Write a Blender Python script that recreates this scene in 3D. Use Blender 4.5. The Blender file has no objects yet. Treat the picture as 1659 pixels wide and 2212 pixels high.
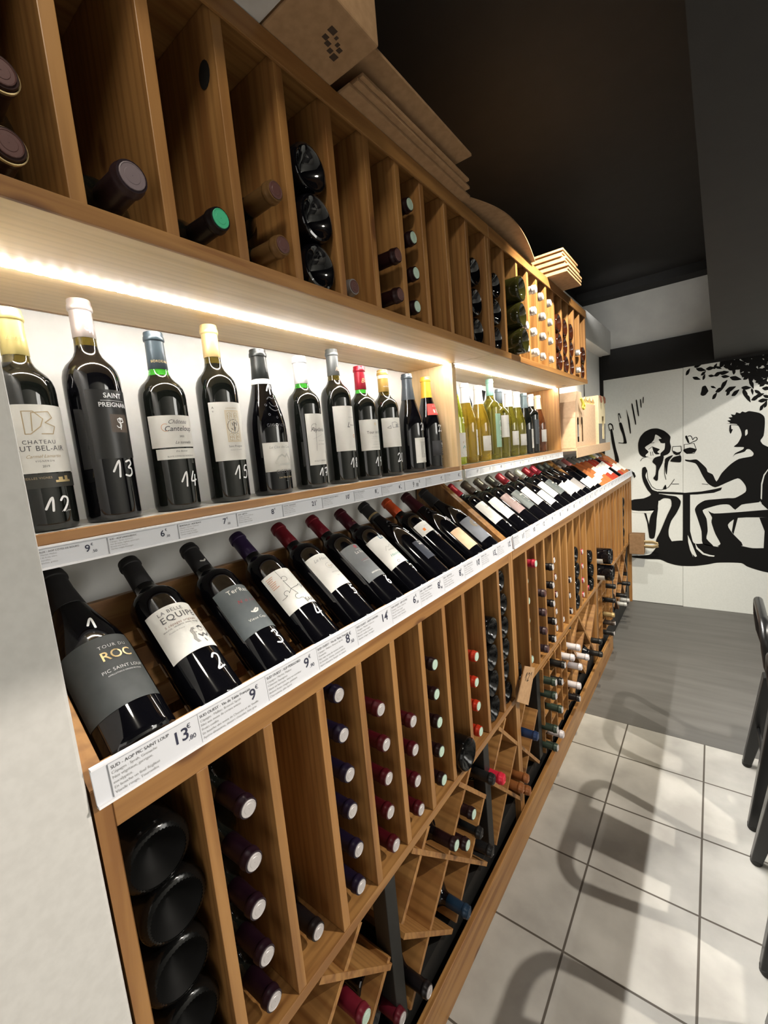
import bpy, math, random
from mathutils import Vector, Matrix, Euler
from mathutils.geometry import tessellate_polygon
scene = bpy.context.scene
H = 1.4          # the lens sits 1.4 m over the floor; heights below are measured from the lens
R2 = math.radians

# ------------------------------------------------------------------ camera, world, lights, exposure
cd = bpy.data.cameras.new('camera'); cam = bpy.data.objects.new('camera', cd); scene.collection.objects.link(cam)
_R = [[0.797244, 0.596988, -0.089484], [0.007985, -0.158652, -0.987302], [-0.603604, 0.786406, -0.131251]]
cam.matrix_world = Matrix(((_R[0][0], -_R[1][0], -_R[2][0], 0), (_R[0][1], -_R[1][1], -_R[2][1], 0),
                           (_R[0][2], -_R[1][2], -_R[2][2], H), (0, 0, 0, 1)))
cd.sensor_fit = 'HORIZONTAL'; cd.sensor_width = 36; cd.lens = 938.48 * 36 / 1659; cd.clip_start = 0.02
scene.camera = cam
scene.view_settings.view_transform = 'Standard'; scene.view_settings.look = 'None'
scene.view_settings.gamma = 1; scene.view_settings.use_curve_mapping = False
scene.view_settings.exposure = 0.0
w = bpy.data.worlds.new('world'); scene.world = w; w.use_nodes = True
w.node_tree.nodes['Background'].inputs[0].default_value = (1, .95, .9, 1)
w.node_tree.nodes['Background'].inputs[1].default_value = 0.025

def lamp(name, kind, loc, power, col=(1, 1, 1), target=None, **kw):
    d = bpy.data.lights.new(name, kind); d.energy = power; d.color = col
    for k, v in kw.items(): setattr(d, k, v)
    o = bpy.data.objects.new(name, d); scene.collection.objects.link(o)
    o.location = (loc[0], loc[1], loc[2] + H)
    if target:
        v = Vector((target[0]-loc[0], target[1]-loc[1], target[2]-loc[2]))
        o.rotation_euler = v.to_track_quat('-Z', 'Y').to_euler()
    return o
LED_STRENGTH = 190
lamp('pendant_light', 'POINT', (1.2, 1.33, .80), 170, (1, .91, .80), shadow_soft_size=.014)
lamp('floor_patch_fill', 'AREA', (-.707, .74, .272), 12, (1, .97, .92), (-.707+.86, .74, -.73), shape='RECTANGLE', size=1.2, size_y=.008, spread=R2(64))  # added lamp at the LED strip, lifts the bright patch on the floor
lamp('floor_patch_fill', 'AREA', (-.707, 1.975, .272), 12, (1, .97, .92), (-.707+.86, 1.975, -.73), shape='RECTANGLE', size=1.2, size_y=.008, spread=R2(64))  # the same added floor fill, farther along the strip
lamp('shelf_spotlight', 'SPOT', (-.15, 1.55, 1.0), 190, (1, .90, .70), (-.6, 2.1, .2), spot_size=R2(84), spot_blend=.8, shadow_soft_size=.03)
lamp('display_spotlight', 'SPOT', (-.45, 2.8, .75), 60, (1, .95, .85), (-.65, 3.1, -.25), spot_size=R2(80), spot_blend=.8, shadow_soft_size=.02)
lamp('upper_wall_light', 'SPOT', (-.60, 3.1, .78), 14, (1, .97, .92), (-.48, 4.0, .95), spot_size=R2(66), spot_blend=1, shadow_soft_size=.05)
lamp('ceiling_light', 'POINT', (-.10, .10, .93), 13, (1, .92, .78), shadow_soft_size=.07)
lamp('street_window_light', 'AREA', (.55, -2.2, -.25), 16, (1, .95, .88), (.1, 3.0, -.35), shape='RECTANGLE', size=1.8, size_y=1.7)
lamp('room_fill', 'AREA', (2.1, 2.2, .7), 44, (1, .97, .90), (0, 2.8, -.6), shape='RECTANGLE', size=1.2, size_y=1.2)  # added fill with no fixture, brightens the mural and the room

# ------------------------------------------------------------------ helpers
class MB:
    def __init__(s): s.v = []; s.f = []; s.m = []
    def add(s, vs, fs, mi=0):
        b = len(s.v); s.v += [tuple(v) for v in vs]; s.f += [tuple(b+i for i in f) for f in fs]; s.m += [mi]*len(fs); return s
    def box(s, x0, x1, y0, y1, z0, z1, mi=0):
        return s.add([(x0,y0,z0),(x1,y0,z0),(x1,y1,z0),(x0,y1,z0),(x0,y0,z1),(x1,y0,z1),(x1,y1,z1),(x0,y1,z1)],
                     [(0,3,2,1),(4,5,6,7),(0,1,5,4),(1,2,6,5),(2,3,7,6),(3,0,4,7)], mi)
    def prism(s, pts, axis, a, b, mi=0):
        # pts: 2D polygon in the two other axes (x,z for y; y,z for x; x,y for z)
        n = len(pts)
        def P(p, t):
            return {'y': (p[0], t, p[1]), 'x': (t, p[0], p[1]), 'z': (p[0], p[1], t)}[axis]
        vs = [P(p, a) for p in pts] + [P(p, b) for p in pts]
        tri = tessellate_polygon([[Vector((p[0], p[1], 0)) for p in pts]])
        fs = [tuple(t) for t in tri] + [tuple(n+i for i in t[::-1]) for t in tri]
        fs += [(i, (i+1) % n, n+(i+1) % n, n+i) for i in range(n)]
        return s.add(vs, fs, mi)
    def poly(s, pts3, mi=0):
        tri = tessellate_polygon([[Vector(p) for p in pts3]])
        return s.add(pts3, [tuple(t) for t in tri], mi)
    def lathe(s, prof, seg=32, mi=0, wob=None):
        n = len(prof); vs = []
        for i, (r, z) in enumerate(prof):
            for k in range(seg):
                a = 2*math.pi*k/seg
                rr = r*(wob(i, k) if wob else 1)
                vs.append((rr*math.cos(a), rr*math.sin(a), z))
        fs = [(i*seg+k, i*seg+(k+1) % seg, (i+1)*seg+(k+1) % seg, (i+1)*seg+k) for i in range(n-1) for k in range(seg)]
        return s.add(vs, fs, mi)
    def tube(s, pts, r, seg=8, closed=False, mi=0):
        pts = [Vector(p) for p in pts]; n = len(pts); vs = []
        up = Vector((0.13, .21, 1)).normalized()
        for i in range(n):
            if closed: t = pts[(i+1) % n]-pts[i-1]
            else: t = pts[min(i+1, n-1)]-pts[max(i-1, 0)]
            t.normalize(); u = t.cross(up)
            if u.length < .05: u = t.cross(Vector((1, 0, 0)))
            u.normalize(); v = t.cross(u)
            rr = r[i] if isinstance(r, (list, tuple)) else r
            for k in range(seg):
                a = 2*math.pi*k/seg; vs.append(pts[i]+u*math.cos(a)*rr+v*math.sin(a)*rr)
        fs = []
        for i in range(n if closed else n-1):
            j = (i+1) % n
            fs += [(i*seg+k, i*seg+(k+1) % seg, j*seg+(k+1) % seg, j*seg+k) for k in range(seg)]
        if not closed: fs += [tuple(range(seg-1, -1, -1)), tuple((n-1)*seg+k for k in range(seg))]
        return s.add(vs, fs, mi)
    def mesh(s, name, mats, smooth=None, off=(0, 0, 0)):
        me = bpy.data.meshes.new(name)
        me.from_pydata([(v[0]-off[0], v[1]-off[1], v[2]-off[2]) for v in s.v], [], s.f)
        for m in (mats if isinstance(mats, (list, tuple)) else [mats]): me.materials.append(m)
        if len(set(s.m)) > 1: me.polygons.foreach_set('material_index', s.m)
        if smooth:
            me.polygons.foreach_set('use_smooth', [True]*len(me.polygons)); me.set_sharp_from_angle(angle=R2(smooth))
        me.update(); return me

def link(name, data, parent=None, loc=(0, 0, 0), rot=(0, 0, 0)):
    o = bpy.data.objects.new(name, data); scene.collection.objects.link(o)
    o.rotation_euler = rot
    if parent: o.parent = parent; o.location = loc
    else: o.location = (loc[0], loc[1], loc[2]+H)
    return o
def tag(o, label=None, cat=None, group=None, kind=None):
    if label: o['label'] = label
    if cat: o['category'] = cat
    if group: o['group'] = group
    if kind: o['kind'] = kind
    return o
ORG = {}
def thing(name, label, cat, loc, rot=(0, 0, 0), group=None):
    o = link(name, None, None, loc, rot); o.empty_display_size = .05; ORG[o.name] = loc
    return tag(o, label, cat, group)
def wpart(name, mb, mat, root, bevel=0, smooth=None, label=None):
    """part whose mesh is given in room coordinates"""
    o = link(name, mb.mesh(name, mat, smooth, ORG[root.name]), root)
    if bevel:
        b = o.modifiers.new('b', 'BEVEL'); b.width = bevel; b.segments = 2; b.limit_method = 'ANGLE'
    if label: o['label'] = label
    return o
def lpart(name, mb, mat, root, smooth=None, label=None):
    o = link(name, mb.mesh(name, mat, smooth) if isinstance(mb, MB) else mb, root)
    if label: o['label'] = label
    return o
def wmesh(name, mb, mat, label=None, cat=None, group=None, kind=None, bevel=0, smooth=None, org=None):
    if org is None:
        xs = [v[0] for v in mb.v]; ys = [v[1] for v in mb.v]; zs = [v[2] for v in mb.v]
        org = ((min(xs)+max(xs))/2, (min(ys)+max(ys))/2, min(zs))
    o = link(name, mb.mesh(name, mat, smooth, org), None, org)
    if bevel:
        b = o.modifiers.new('b', 'BEVEL'); b.width = bevel; b.segments = 2; b.limit_method = 'ANGLE'
    return tag(o, label, cat, group, kind)

# ------------------------------------------------------------------ materials
_M = {}
def mat(name, col, rough=.5, metal=0, spec=.5, trans=0, emit=0, ior=1.5, coat=0, alpha=1):
    if name in _M: return _M[name]
    m = bpy.data.materials.new(name); m.use_nodes = True; b = m.node_tree.nodes['Principled BSDF']
    b.inputs['Base Color'].default_value = (*col, 1); b.inputs['Roughness'].default_value = rough
    b.inputs['Metallic'].default_value = metal; b.inputs['Specular IOR Level'].default_value = spec
    b.inputs['Transmission Weight'].default_value = trans; b.inputs['IOR'].default_value = ior
    b.inputs['Coat Weight'].default_value = coat
    if emit:
        b.inputs['Emission Color'].default_value = (*col, 1); b.inputs['Emission Strength'].default_value = emit
    _M[name] = m; return m
def nodes(m): return m.node_tree.nodes, m.node_tree.links, m.node_tree.nodes['Principled BSDF']
def wood(name, axis, c1, c2, c3, rough=.42):
    m = mat(name, c1, rough); N, L, b = nodes(m)
    tc = N.new('ShaderNodeTexCoord'); mp = N.new('ShaderNodeMapping')
    sc = {'x': (1.3, 22, 22), 'y': (22, 1.3, 22), 'z': (22, 22, 1.3)}[axis]
    mp.inputs['Scale'].default_value = sc
    oi = N.new('ShaderNodeObjectInfo'); ad = N.new('ShaderNodeVectorMath'); ad.operation = 'ADD'
    rs = N.new('ShaderNodeVectorMath'); rs.operation = 'SCALE'; rs.inputs['Scale'].default_value = 9
    cb = N.new('ShaderNodeCombineXYZ')
    for i in range(3): L.new(oi.outputs['Random'], cb.inputs[i])
    L.new(cb.outputs[0], rs.inputs[0])
    L.new(tc.outputs['Object'], ad.inputs[0]); L.new(rs.outputs[0], ad.inputs[1]); L.new(ad.outputs[0], mp.inputs['Vector'])
    n1 = N.new('ShaderNodeTexNoise'); n1.inputs['Scale'].default_value = 1.6; n1.inputs['Detail'].default_value = 6; n1.inputs['Distortion'].default_value = .9
    L.new(mp.outputs[0], n1.inputs['Vector'])
    n2 = N.new('ShaderNodeTexNoise'); n2.inputs['Scale'].default_value = 3.5; n2.inputs['Detail'].default_value = 2
    L.new(ad.outputs[0], n2.inputs['Vector'])
    r1 = N.new('ShaderNodeValToRGB'); e = r1.color_ramp.elements
    e[0].position = .36; e[0].color = (*c2, 1); e[1].position = .58; e[1].color = (*c1, 1)
    x = e.new(.46); x.color = tuple((a+b_)/2 for a, b_ in zip(c1, c2)) + (1,)
    L.new(n1.outputs[0], r1.inputs[0])
    mx = N.new('ShaderNodeMixRGB'); mx.inputs[2].default_value = (*c3, 1)
    r2 = N.new('ShaderNodeMapRange'); r2.inputs['From Min'].default_value = .45; r2.inputs['From Max'].default_value = .75; r2.inputs['To Max'].default_value = .55
    L.new(n2.outputs[0], r2.inputs[0]); L.new(r2.outputs[0], mx.inputs[0]); L.new(r1.outputs[0], mx.inputs[1])
    # knots
    sp = N.new('ShaderNodeSeparateXYZ'); L.new(ad.outputs[0], sp.inputs[0]); cm = N.new('ShaderNodeCombineXYZ')
    o1, o2 = [q for q in 'xyz' if q != axis]
    al = N.new('ShaderNodeMath'); al.operation = 'MULTIPLY'; al.inputs[1].default_value = 2.0; L.new(sp.outputs[axis.upper()], al.inputs[0])
    ac = N.new('ShaderNodeMath'); ac.operation = 'ADD'; L.new(sp.outputs[o1.upper()], ac.inputs[0]); L.new(sp.outputs[o2.upper()], ac.inputs[1])
    a5 = N.new('ShaderNodeMath'); a5.operation = 'MULTIPLY'; a5.inputs[1].default_value = 5; L.new(ac.outputs[0], a5.inputs[0])
    L.new(al.outputs[0], cm.inputs[0]); L.new(a5.outputs[0], cm.inputs[1])
    vo = N.new('ShaderNodeTexVoronoi'); vo.voronoi_dimensions = '2D'; vo.inputs['Scale'].default_value = .75; L.new(cm.outputs[0], vo.inputs['Vector'])
    rk = N.new('ShaderNodeMapRange'); rk.inputs['From Min'].default_value = .022; rk.inputs['From Max'].default_value = .048; rk.inputs['To Min'].default_value = .8; rk.inputs['To Max'].default_value = 0
    L.new(vo.outputs['Distance'], rk.inputs[0])
    m2 = N.new('ShaderNodeMixRGB'); m2.inputs[2].default_value = (.10, .035, .012, 1)
    wv = N.new('ShaderNodeTexWave'); wv.bands_direction = {'x': 'Y', 'y': 'X', 'z': 'X'}[axis]; wv.inputs['Scale'].default_value = .9; wv.inputs['Distortion'].default_value = 6; wv.inputs['Detail'].default_value = 3; wv.inputs['Detail Scale'].default_value = .7
    L.new(mp.outputs[0], wv.inputs['Vector'])
    rw = N.new('ShaderNodeMapRange'); rw.inputs['From Min'].default_value = .55; rw.inputs['From Max'].default_value = 1; rw.inputs['To Max'].default_value = .16 if c1[0] > .5 else .34
    L.new(wv.outputs['Fac'], rw.inputs[0])
    m3 = N.new('ShaderNodeMixRGB'); m3.inputs[2].default_value = (*[k*.62 for k in c2], 1)
    L.new(rw.outputs[0], m3.inputs[0]); L.new(mx.outputs[0], m3.inputs[1])
    L.new(rk.outputs[0], m2.inputs[0]); L.new(m3.outputs[0], m2.inputs[1]); L.new(m2.outputs[0], b.inputs['Base Color'])
    bp = N.new('ShaderNodeBump'); bp.inputs['Strength'].default_value = .12; bp.inputs['Distance'].default_value = .002
    L.new(n1.outputs[0], bp.inputs['Height']); L.new(bp.outputs[0], b.inputs['Normal'])
    return m
PW = ((.36, .183, .058), (.22, .095, .027), (.28, .127, .038))
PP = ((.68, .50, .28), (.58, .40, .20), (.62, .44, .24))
WX, WY, WZ = wood('pine_across', 'x', *PW), wood('pine_along', 'y', *PW), wood('pine_upright', 'z', *PW)
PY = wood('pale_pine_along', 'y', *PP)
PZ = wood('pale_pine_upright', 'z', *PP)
def noisy(name, c1, c2, scale, rough=.8, bump=0, detail=4, spec=.4):
    m = mat(name, c1, rough, spec=spec); N, L, b = nodes(m)
    tc = N.new('ShaderNodeTexCoord'); n = N.new('ShaderNodeTexNoise'); n.inputs['Scale'].default_value = scale; n.inputs['Detail'].default_value = detail
    L.new(tc.outputs['Object'], n.inputs['Vector'])
    r = N.new('ShaderNodeValToRGB'); r.color_ramp.elements[0].position = .35; r.color_ramp.elements[1].position = .65
    r.color_ramp.elements[0].color = (*c2, 1); r.color_ramp.elements[1].color = (*c1, 1)
    L.new(n.outputs[0], r.inputs[0]); L.new(r.outputs[0], b.inputs['Base Color'])
    if bump:
        bp = N.new('ShaderNodeBump'); bp.inputs['Strength'].default_value = bump; bp.inputs['Distance'].default_value = .001
        L.new(n.outputs[0], bp.inputs['Height']); L.new(bp.outputs[0], b.inputs['Normal'])
    return m
WHITE = noisy('white_paint', (.80, .80, .78), (.77, .77, .75), 40, .7, .1)
WHITE2 = noisy('warm_white_paint', (.64, .665, .645), (.61, .635, .615), 90, .85, .15)
BLACKP = noisy('black_paint', (.012, .011, .011), (.009, .0085, .008), 12, .7)
BEAMP = noisy('beam_paint', (.016, .015, .014), (.013, .012, .0115), 12, .7)
DEEPB = noisy('deep_black_paint', (.006, .006, .006), (.004, .004, .004), 12, .8)
GREYP = noisy('grey_paint', (.34, .34, .32), (.30, .30, .285), 8, .7)
KRAFT = noisy('kraft_card', (.44, .27, .14), (.37, .22, .11), 60, .85)
KRAFTP = noisy('pale_kraft', (.60, .42, .27), (.54, .37, .235), 60, .85)
CARTONW = noisy('white_carton', (.60, .58, .55), (.54, .52, .49), 30, .8)
INKB = mat('black_ink', (.012, .012, .013), .8)
INKH = mat('card_ink', (.22, .22, .23), .8)
INKN = mat('navy_ink', (.02, .022, .05), .7)
INKG = mat('grey_ink', (.09, .09, .095), .8)
INKL = mat('light_ink', (.33, .33, .33), .8)
GOLD = mat('gold_foil', (.72, .55, .28), .3, .7)
TAN = mat('tan_ink', (.42, .33, .20), .5, .3)
CHALK = mat('white_marker', (.82, .83, .85), .5)
PAPER = noisy('label_paper', (.70, .69, .65), (.67, .66, .62), 50, .75)
CARDM = mat('price_card', (.64, .655, .70), .55)
DGLASS = mat('dark_glass', (.005, .006, .005), .035, spec=.6)
RGLASS = mat('dull_black_glass', (.003, .003, .003), .14, spec=.28)
BGLASS = mat('black_glass', (.002, .002, .003), .05, spec=.6)
OGLASS = mat('olive_glass', (.30, .26, .03), .05, trans=.75)
YGLASS = mat('yellow_green_glass', (.62, .70, .05), .03, trans=.7)
AGLASS = mat('amber_glass', (.50, .33, .03), .03, trans=.65)
BRGLASS = mat('brown_glass', (.16, .05, .015), .05, trans=.4)
GGLASS = mat('green_neck_glass', (.06, .42, .04), .05, trans=.5)
ONECK = mat('olive_neck_glass', (.09, .065, .012), .05, trans=.4)
ROSE = mat('rose_wine_glass', (.80, .28, .10), .04, trans=.55)
ROSER = mat('red_rose_wine_glass', (.65, .09, .05), .04, trans=.5)
BLACKW = noisy('black_stain', (.012, .011, .010), (.008, .008, .007), 20, .6)
POSTM = noisy('black_post', (.013, .013, .012), (.010, .010, .009), 30, .5)
METALB = mat('black_lacquer', (.010, .010, .010), .28, .3, spec=.6)
def foil(c, metal=.25, rough=.35):
    n = 'foil_%03d_%03d_%03d' % tuple(int(x*999) for x in c)
    return mat(n, c, rough, metal)

# ------------------------------------------------------------------ lettering
_T = {}
def text_polys(s, size, bold=0, shear=0, spacing=1, align='CENTER'):
    """flat lettering: (verts2d, faces) centred on the origin"""
    key = (s, size, bold, shear, spacing, align)
    if key in _T: return _T[key]
    c = bpy.data.curves.new('t', 'FONT'); c.body = s; c.size = size; c.offset = bold*size; c.shear = shear
    c.space_character = spacing; c.align_x = align; c.align_y = 'CENTER'; c.resolution_u = 3; c.fill_mode = 'FRONT'
    o = bpy.data.objects.new('t', c); me = bpy.data.meshes.new_from_object(o)
    r = ([(v.co.x, v.co.y) for v in me.vertices], [tuple(p.vertices) for p in me.polygons])
    bpy.data.objects.remove(o); bpy.data.meshes.remove(me); bpy.data.curves.remove(c)
    _T[key] = r; return r
def stroke(pts, w):
    """2-D ribbon along a polyline with round ends"""
    vs, fs = [], []
    for i in range(len(pts)-1):
        a = Vector(pts[i]); b = Vector(pts[i+1]); d = b-a
        if d.length < 1e-9: continue
        n = max(1, int(d.length/.004)); t = d.normalized(); q = Vector((-t.y, t.x))*w/2
        for j in range(n):
            p0 = a+d*j/n; p1 = a+d*(j+1)/n; k = len(vs)
            vs += [tuple(p0+q), tuple(p0-q), tuple(p1-q), tuple(p1+q)]; fs.append((k, k+1, k+2, k+3))
    for p in pts:
        k = len(vs)
        vs += [(p[0]+w/2*math.cos(a*math.pi/4), p[1]+w/2*math.sin(a*math.pi/4)) for a in range(8)]; fs.append(tuple(range(k, k+8)))
    return vs, fs
def rect(x0, x1, z0, z1):
    n = max(1, int((x1-x0)/.004)); vs, fs = [], []
    for i in range(n):
        a = x0+(x1-x0)*i/n; b = x0+(x1-x0)*(i+1)/n; k = len(vs)
        vs += [(a, z0), (b, z0), (b, z1), (a, z1)]; fs.append((k, k+1, k+2, k+3))
    return vs, fs
def shift(vf, dx, dz): return [(x+dx, z+dz) for x, z in vf[0]], vf[1]
def ring(cx, cz, r, w, a0=0, a1=360, n=28):
    return stroke([(cx+r*math.cos(R2(a0+(a1-a0)*i/n)), cz+r*math.sin(R2(a0+(a1-a0)*i/n))) for i in range(n+1)], w)
def wrap(mb, vf, rf, off, mi=0):
    """bend flat work round a bottle; rf(z) = radius"""
    vs, fs = vf
    out = []
    for x, z in vs:
        r = rf(z)+off; a = x/max(r, .01); out.append((r*math.cos(a), r*math.sin(a), z))
    mb.add(out, fs, mi)
DIG = {'0': [[(.5,1),(.15,.8),(.05,.4),(.3,0),(.7,.05),(.9,.5),(.8,.85),(.5,1)]],
 '1': [[(.0,.35),(.55,1),(.6,0)]], '2': [[(.1,.8),(.35,1),(.75,.9),(.75,.6),(.45,.25),(.2,0),(.95,.12)]],
 '3': [[(.1,.92),(.6,1),(.8,.78),(.4,.55),(.8,.45),(.85,.15),(.5,0),(.05,.08)]],
 '4': [[(.35,1),(.05,.35),(.85,.4)],[(.65,.75),(.55,0)]], '5': [[(.9,1),(.35,.95),(.25,.6),(.7,.6),(.85,.3),(.6,.02),(.1,.05)]],
 '6': [[(.75,1),(.3,.7),(.1,.3),(.4,0),(.8,.15),(.75,.45),(.2,.4)]], '7': [[(.05,.95),(.85,.95),(.45,0)],[(.25,.5),(.8,.52)]],
 '8': [[(.75,.85),(.45,1),(.2,.8),(.75,.3),(.5,0),(.15,.25),(.75,.85)]], '9': [[(.8,.75),(.5,.5),(.15,.7),(.4,1),(.8,.85),(.75,.4),(.45,0)]]}
def number(s, h, w=.0029):
    vs, fs = [], []; adv = h*.72; x0 = -adv*len(s)/2
    for i, ch in enumerate(s):
        for pl in DIG[ch]:
            # smooth the pen line a little
            P = [Vector((x0+i*adv+px*h*.6+py*h*.10, (py-.5)*h)) for px, py in pl]; Q = []
            for j in range(len(P)-1):
                p0 = P[max(j-1, 0)]; p1 = P[j]; p2 = P[j+1]; p3 = P[min(j+2, len(P)-1)]
                for t in (0, .25, .5, .75):
                    Q.append(tuple(.5*((2*p1)+(-p0+p2)*t+(2*p0-5*p1+4*p2-p3)*t*t+(-p0+3*p1-3*p2+p3)*t**3)))
            Q.append(tuple(P[-1])); a, b = stroke(Q, w); k = len(vs); vs += a; fs += [tuple(k+q for q in f) for f in b]
    return vs, fs

# ------------------------------------------------------------------ bottles
PUNT = [(.0004, .024), (.012, .020), (.022, .009), (.029, .001), (.031, .0)]
def outline(kind, Ht, R):
    sh = {'bordeaux': [(1, .60), (1, .635), (.985, .66), (.93, .688), (.82, .712), (.66, .732), (.52, .752), (.43, .775), (.40, .80), (.385, .86), (.375, .955)],
          'burgundy': [(1, .40), (.995, .45), (.965, .50), (.90, .55), (.80, .605), (.68, .66), (.57, .715), (.48, .765), (.42, .81), (.395, .86), (.375, .955)],
          'flute': [(1, .33), (.985, .40), (.93, .48), (.83, .57), (.70, .66), (.57, .745), (.46, .81), (.40, .87), (.375, .955)],
          'champagne': [(1, .40), (.99, .46), (.94, .52), (.85, .58), (.72, .65), (.58, .72), (.46, .79), (.37, .86), (.35, .955)]}[kind]
    lip = [(.41, .957), (.42, .965), (.41, .978), (.385, .982), (.385, 1), (.30, 1.0)]
    k = R/.037
    return [(r*k, z*k) for r, z in PUNT] + [(R*.93, .0012), (R*.985, .005), (R, .011)] + [(R*a, Ht*b) for a, b in sh] + [(R*a, Ht*b) for a, b in lip]
def radius_fn(prof):
    P = [p for p in prof if p[1] > .0105]
    def f(z):
        if z <= P[0][1]: return P[0][0]
        for (r0, z0), (r1, z1) in zip(P, P[1:]):
            if z0 <= z <= z1 and z1 > z0: return r0+(r1-r0)*(z-z0)/(z1-z0)
        return P[-1][0]
    return f
_BM = {}
def body_mesh(kind, Ht, R, m, seg, lo=0, hi=1.0, tag_='g'):
    key = (kind, Ht, R, m.name, seg, lo, hi, tag_)
    if key in _BM: return _BM[key]
    prof = outline(kind, Ht, R); out = [p for i, p in enumerate(prof) if (p[1] >= lo*Ht-1e-9 and p[1] <= hi*Ht+1e-9) or (lo == 0 and i < 8)]
    rf = radius_fn(prof)
    if lo > 0: out = [(rf(lo*Ht), lo*Ht)] + out
    if hi < 1: out = out + [(rf(hi*Ht), hi*Ht)]
    mb = MB().lathe(out, seg)
    _BM[key] = mb.mesh(tag_, m, 40); return _BM[key]
def capsule_mesh(kind, Ht, R, m, seg, lo=.80, top=None):
    key = ('cap', kind, Ht, R, m.name, seg, lo, top.name if top else '')
    if key in _BM: return _BM[key]
    rf = radius_fn(outline(kind, Ht, R)); e = .0006
    prof = [(rf(Ht*lo)+.0002, Ht*lo), (rf(Ht*lo)+e, Ht*lo+.0004), (rf(Ht*.88)+e, Ht*.88), (R*.378+e, Ht*.93), (R*.376+e, Ht*.953), (R*.42+e, Ht*.957), (R*.425+e, Ht*.966), (R*.415+e, Ht*.979), (R*.39+e, Ht*.984), (R*.39+e, Ht*.998), (R*.375+e, Ht+.0012), (.0004, Ht+.0014)]
    mb = MB().lathe(prof, seg); _BM[key] = mb.mesh('capsule', m, 50); return _BM[key]
def disc_mesh(R, Ht, m):
    key = ('disc', R, Ht, m.name)
    if key in _BM: return _BM[key]
    r = R*.33; mb = MB().lathe([(r, Ht+.0012), (r, Ht+.0026), (r*.93, Ht+.0030), (r*.90, Ht+.0024), (r*.62, Ht+.0024), (r*.58, Ht+.0029), (.0004, Ht+.0029)], 20)
    _BM[key] = mb.mesh('cap_seal', m, 30); return _BM[key]
def label_part(root, rf, z0, z1, a0, a1, m, name='front_label'):
    """paper on the glass between angles a0..a1 (degrees)"""
    mb = MB(); n = 28; nz = 16 if z1 > .119 or z0 < .012 else 3; vs = []
    for j in range(nz+1):
        z = z0+(z1-z0)*j/nz
        for i in range(n+1):
            a = R2(a0+(a1-a0)*i/n); r = rf(z)+.0006; vs.append((r*math.cos(a), r*math.sin(a), z))
    fs = [(j*(n+1)+i, j*(n+1)+i+1, (j+1)*(n+1)+i+1, (j+1)*(n+1)+i) for j in range(nz) for i in range(n)]
    mb.add(vs, fs); o = lpart(name, mb, m, root, 60); return o
BROOT = []
def bottle(label, kind, Ht, R, glass, cap, loc, rot=(0, 0, 0), caplo=.80, neck=None, lab=None, num=None, numz=.05, numa=20, numh=.024,
           group=None, art=None, seg=40, cap_extra=None):
    """lab: list of (z0,z1,a0,a1,material); art: function(label_objects, rf) drawing on the labels"""
    root = thing('wine_bottle', label, 'bottle', loc, rot, group)
    rf = radius_fn(outline(kind, Ht, R))
    if neck:
        lpart('glass', body_mesh(kind, Ht, R, glass, seg, 0, caplo-.035), None, root)
        lpart('neck', body_mesh(kind, Ht, R, neck, seg, caplo-.035, 1.0, 'n'), None, root, label='tinted neck glass above the wine')
    else: lpart('glass', body_mesh(kind, Ht, R, glass, seg), None, root)
    if cap: lpart('capsule', capsule_mesh(kind, Ht, R, cap, seg, caplo), None, root)
    if cap_extra:
        for (z0, z1, m) in cap_extra:
            lpart('capsule_band', MB().lathe([(rf(z0*Ht)+.0006, z0*Ht), (rf(z0*Ht)+.0011, z0*Ht+.0003), (rf(z1*Ht)+.0011, z1*Ht), (rf(z1*Ht)+.0006, z1*Ht+.0003)], 32), m, root, 50)
    labs = [label_part(root, rf, *l) for l in (lab or [])]
    if art:
        for li, items in art.items():
            by = {}
            for vf, m in items: by.setdefault(m.name, (m, []))[1].append(vf)
            mb = MB(); ms = []
            for k, (m, L_) in by.items():
                ms.append(m)
                for vf in L_: wrap(mb, vf, rf, .0011, len(ms)-1)
            par = labs[li] if li >= 0 else root
            lpart('lettering', mb, ms, par)
    if num:
        mb = MB(); vf = number(num, numh); r = rf(numz)
        wrap(mb, shift(vf, R2(numa)*r, numz), rf, .0010)
        lpart('handwritten_number', mb, CHALK, root)
    return root
def T(s, size, x, z, m=None, bold=0, shear=0, sp=1, align='CENTER'):
    return shift(text_polys(s, size, bold, shear, sp, align), x, z), m or INKB

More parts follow.
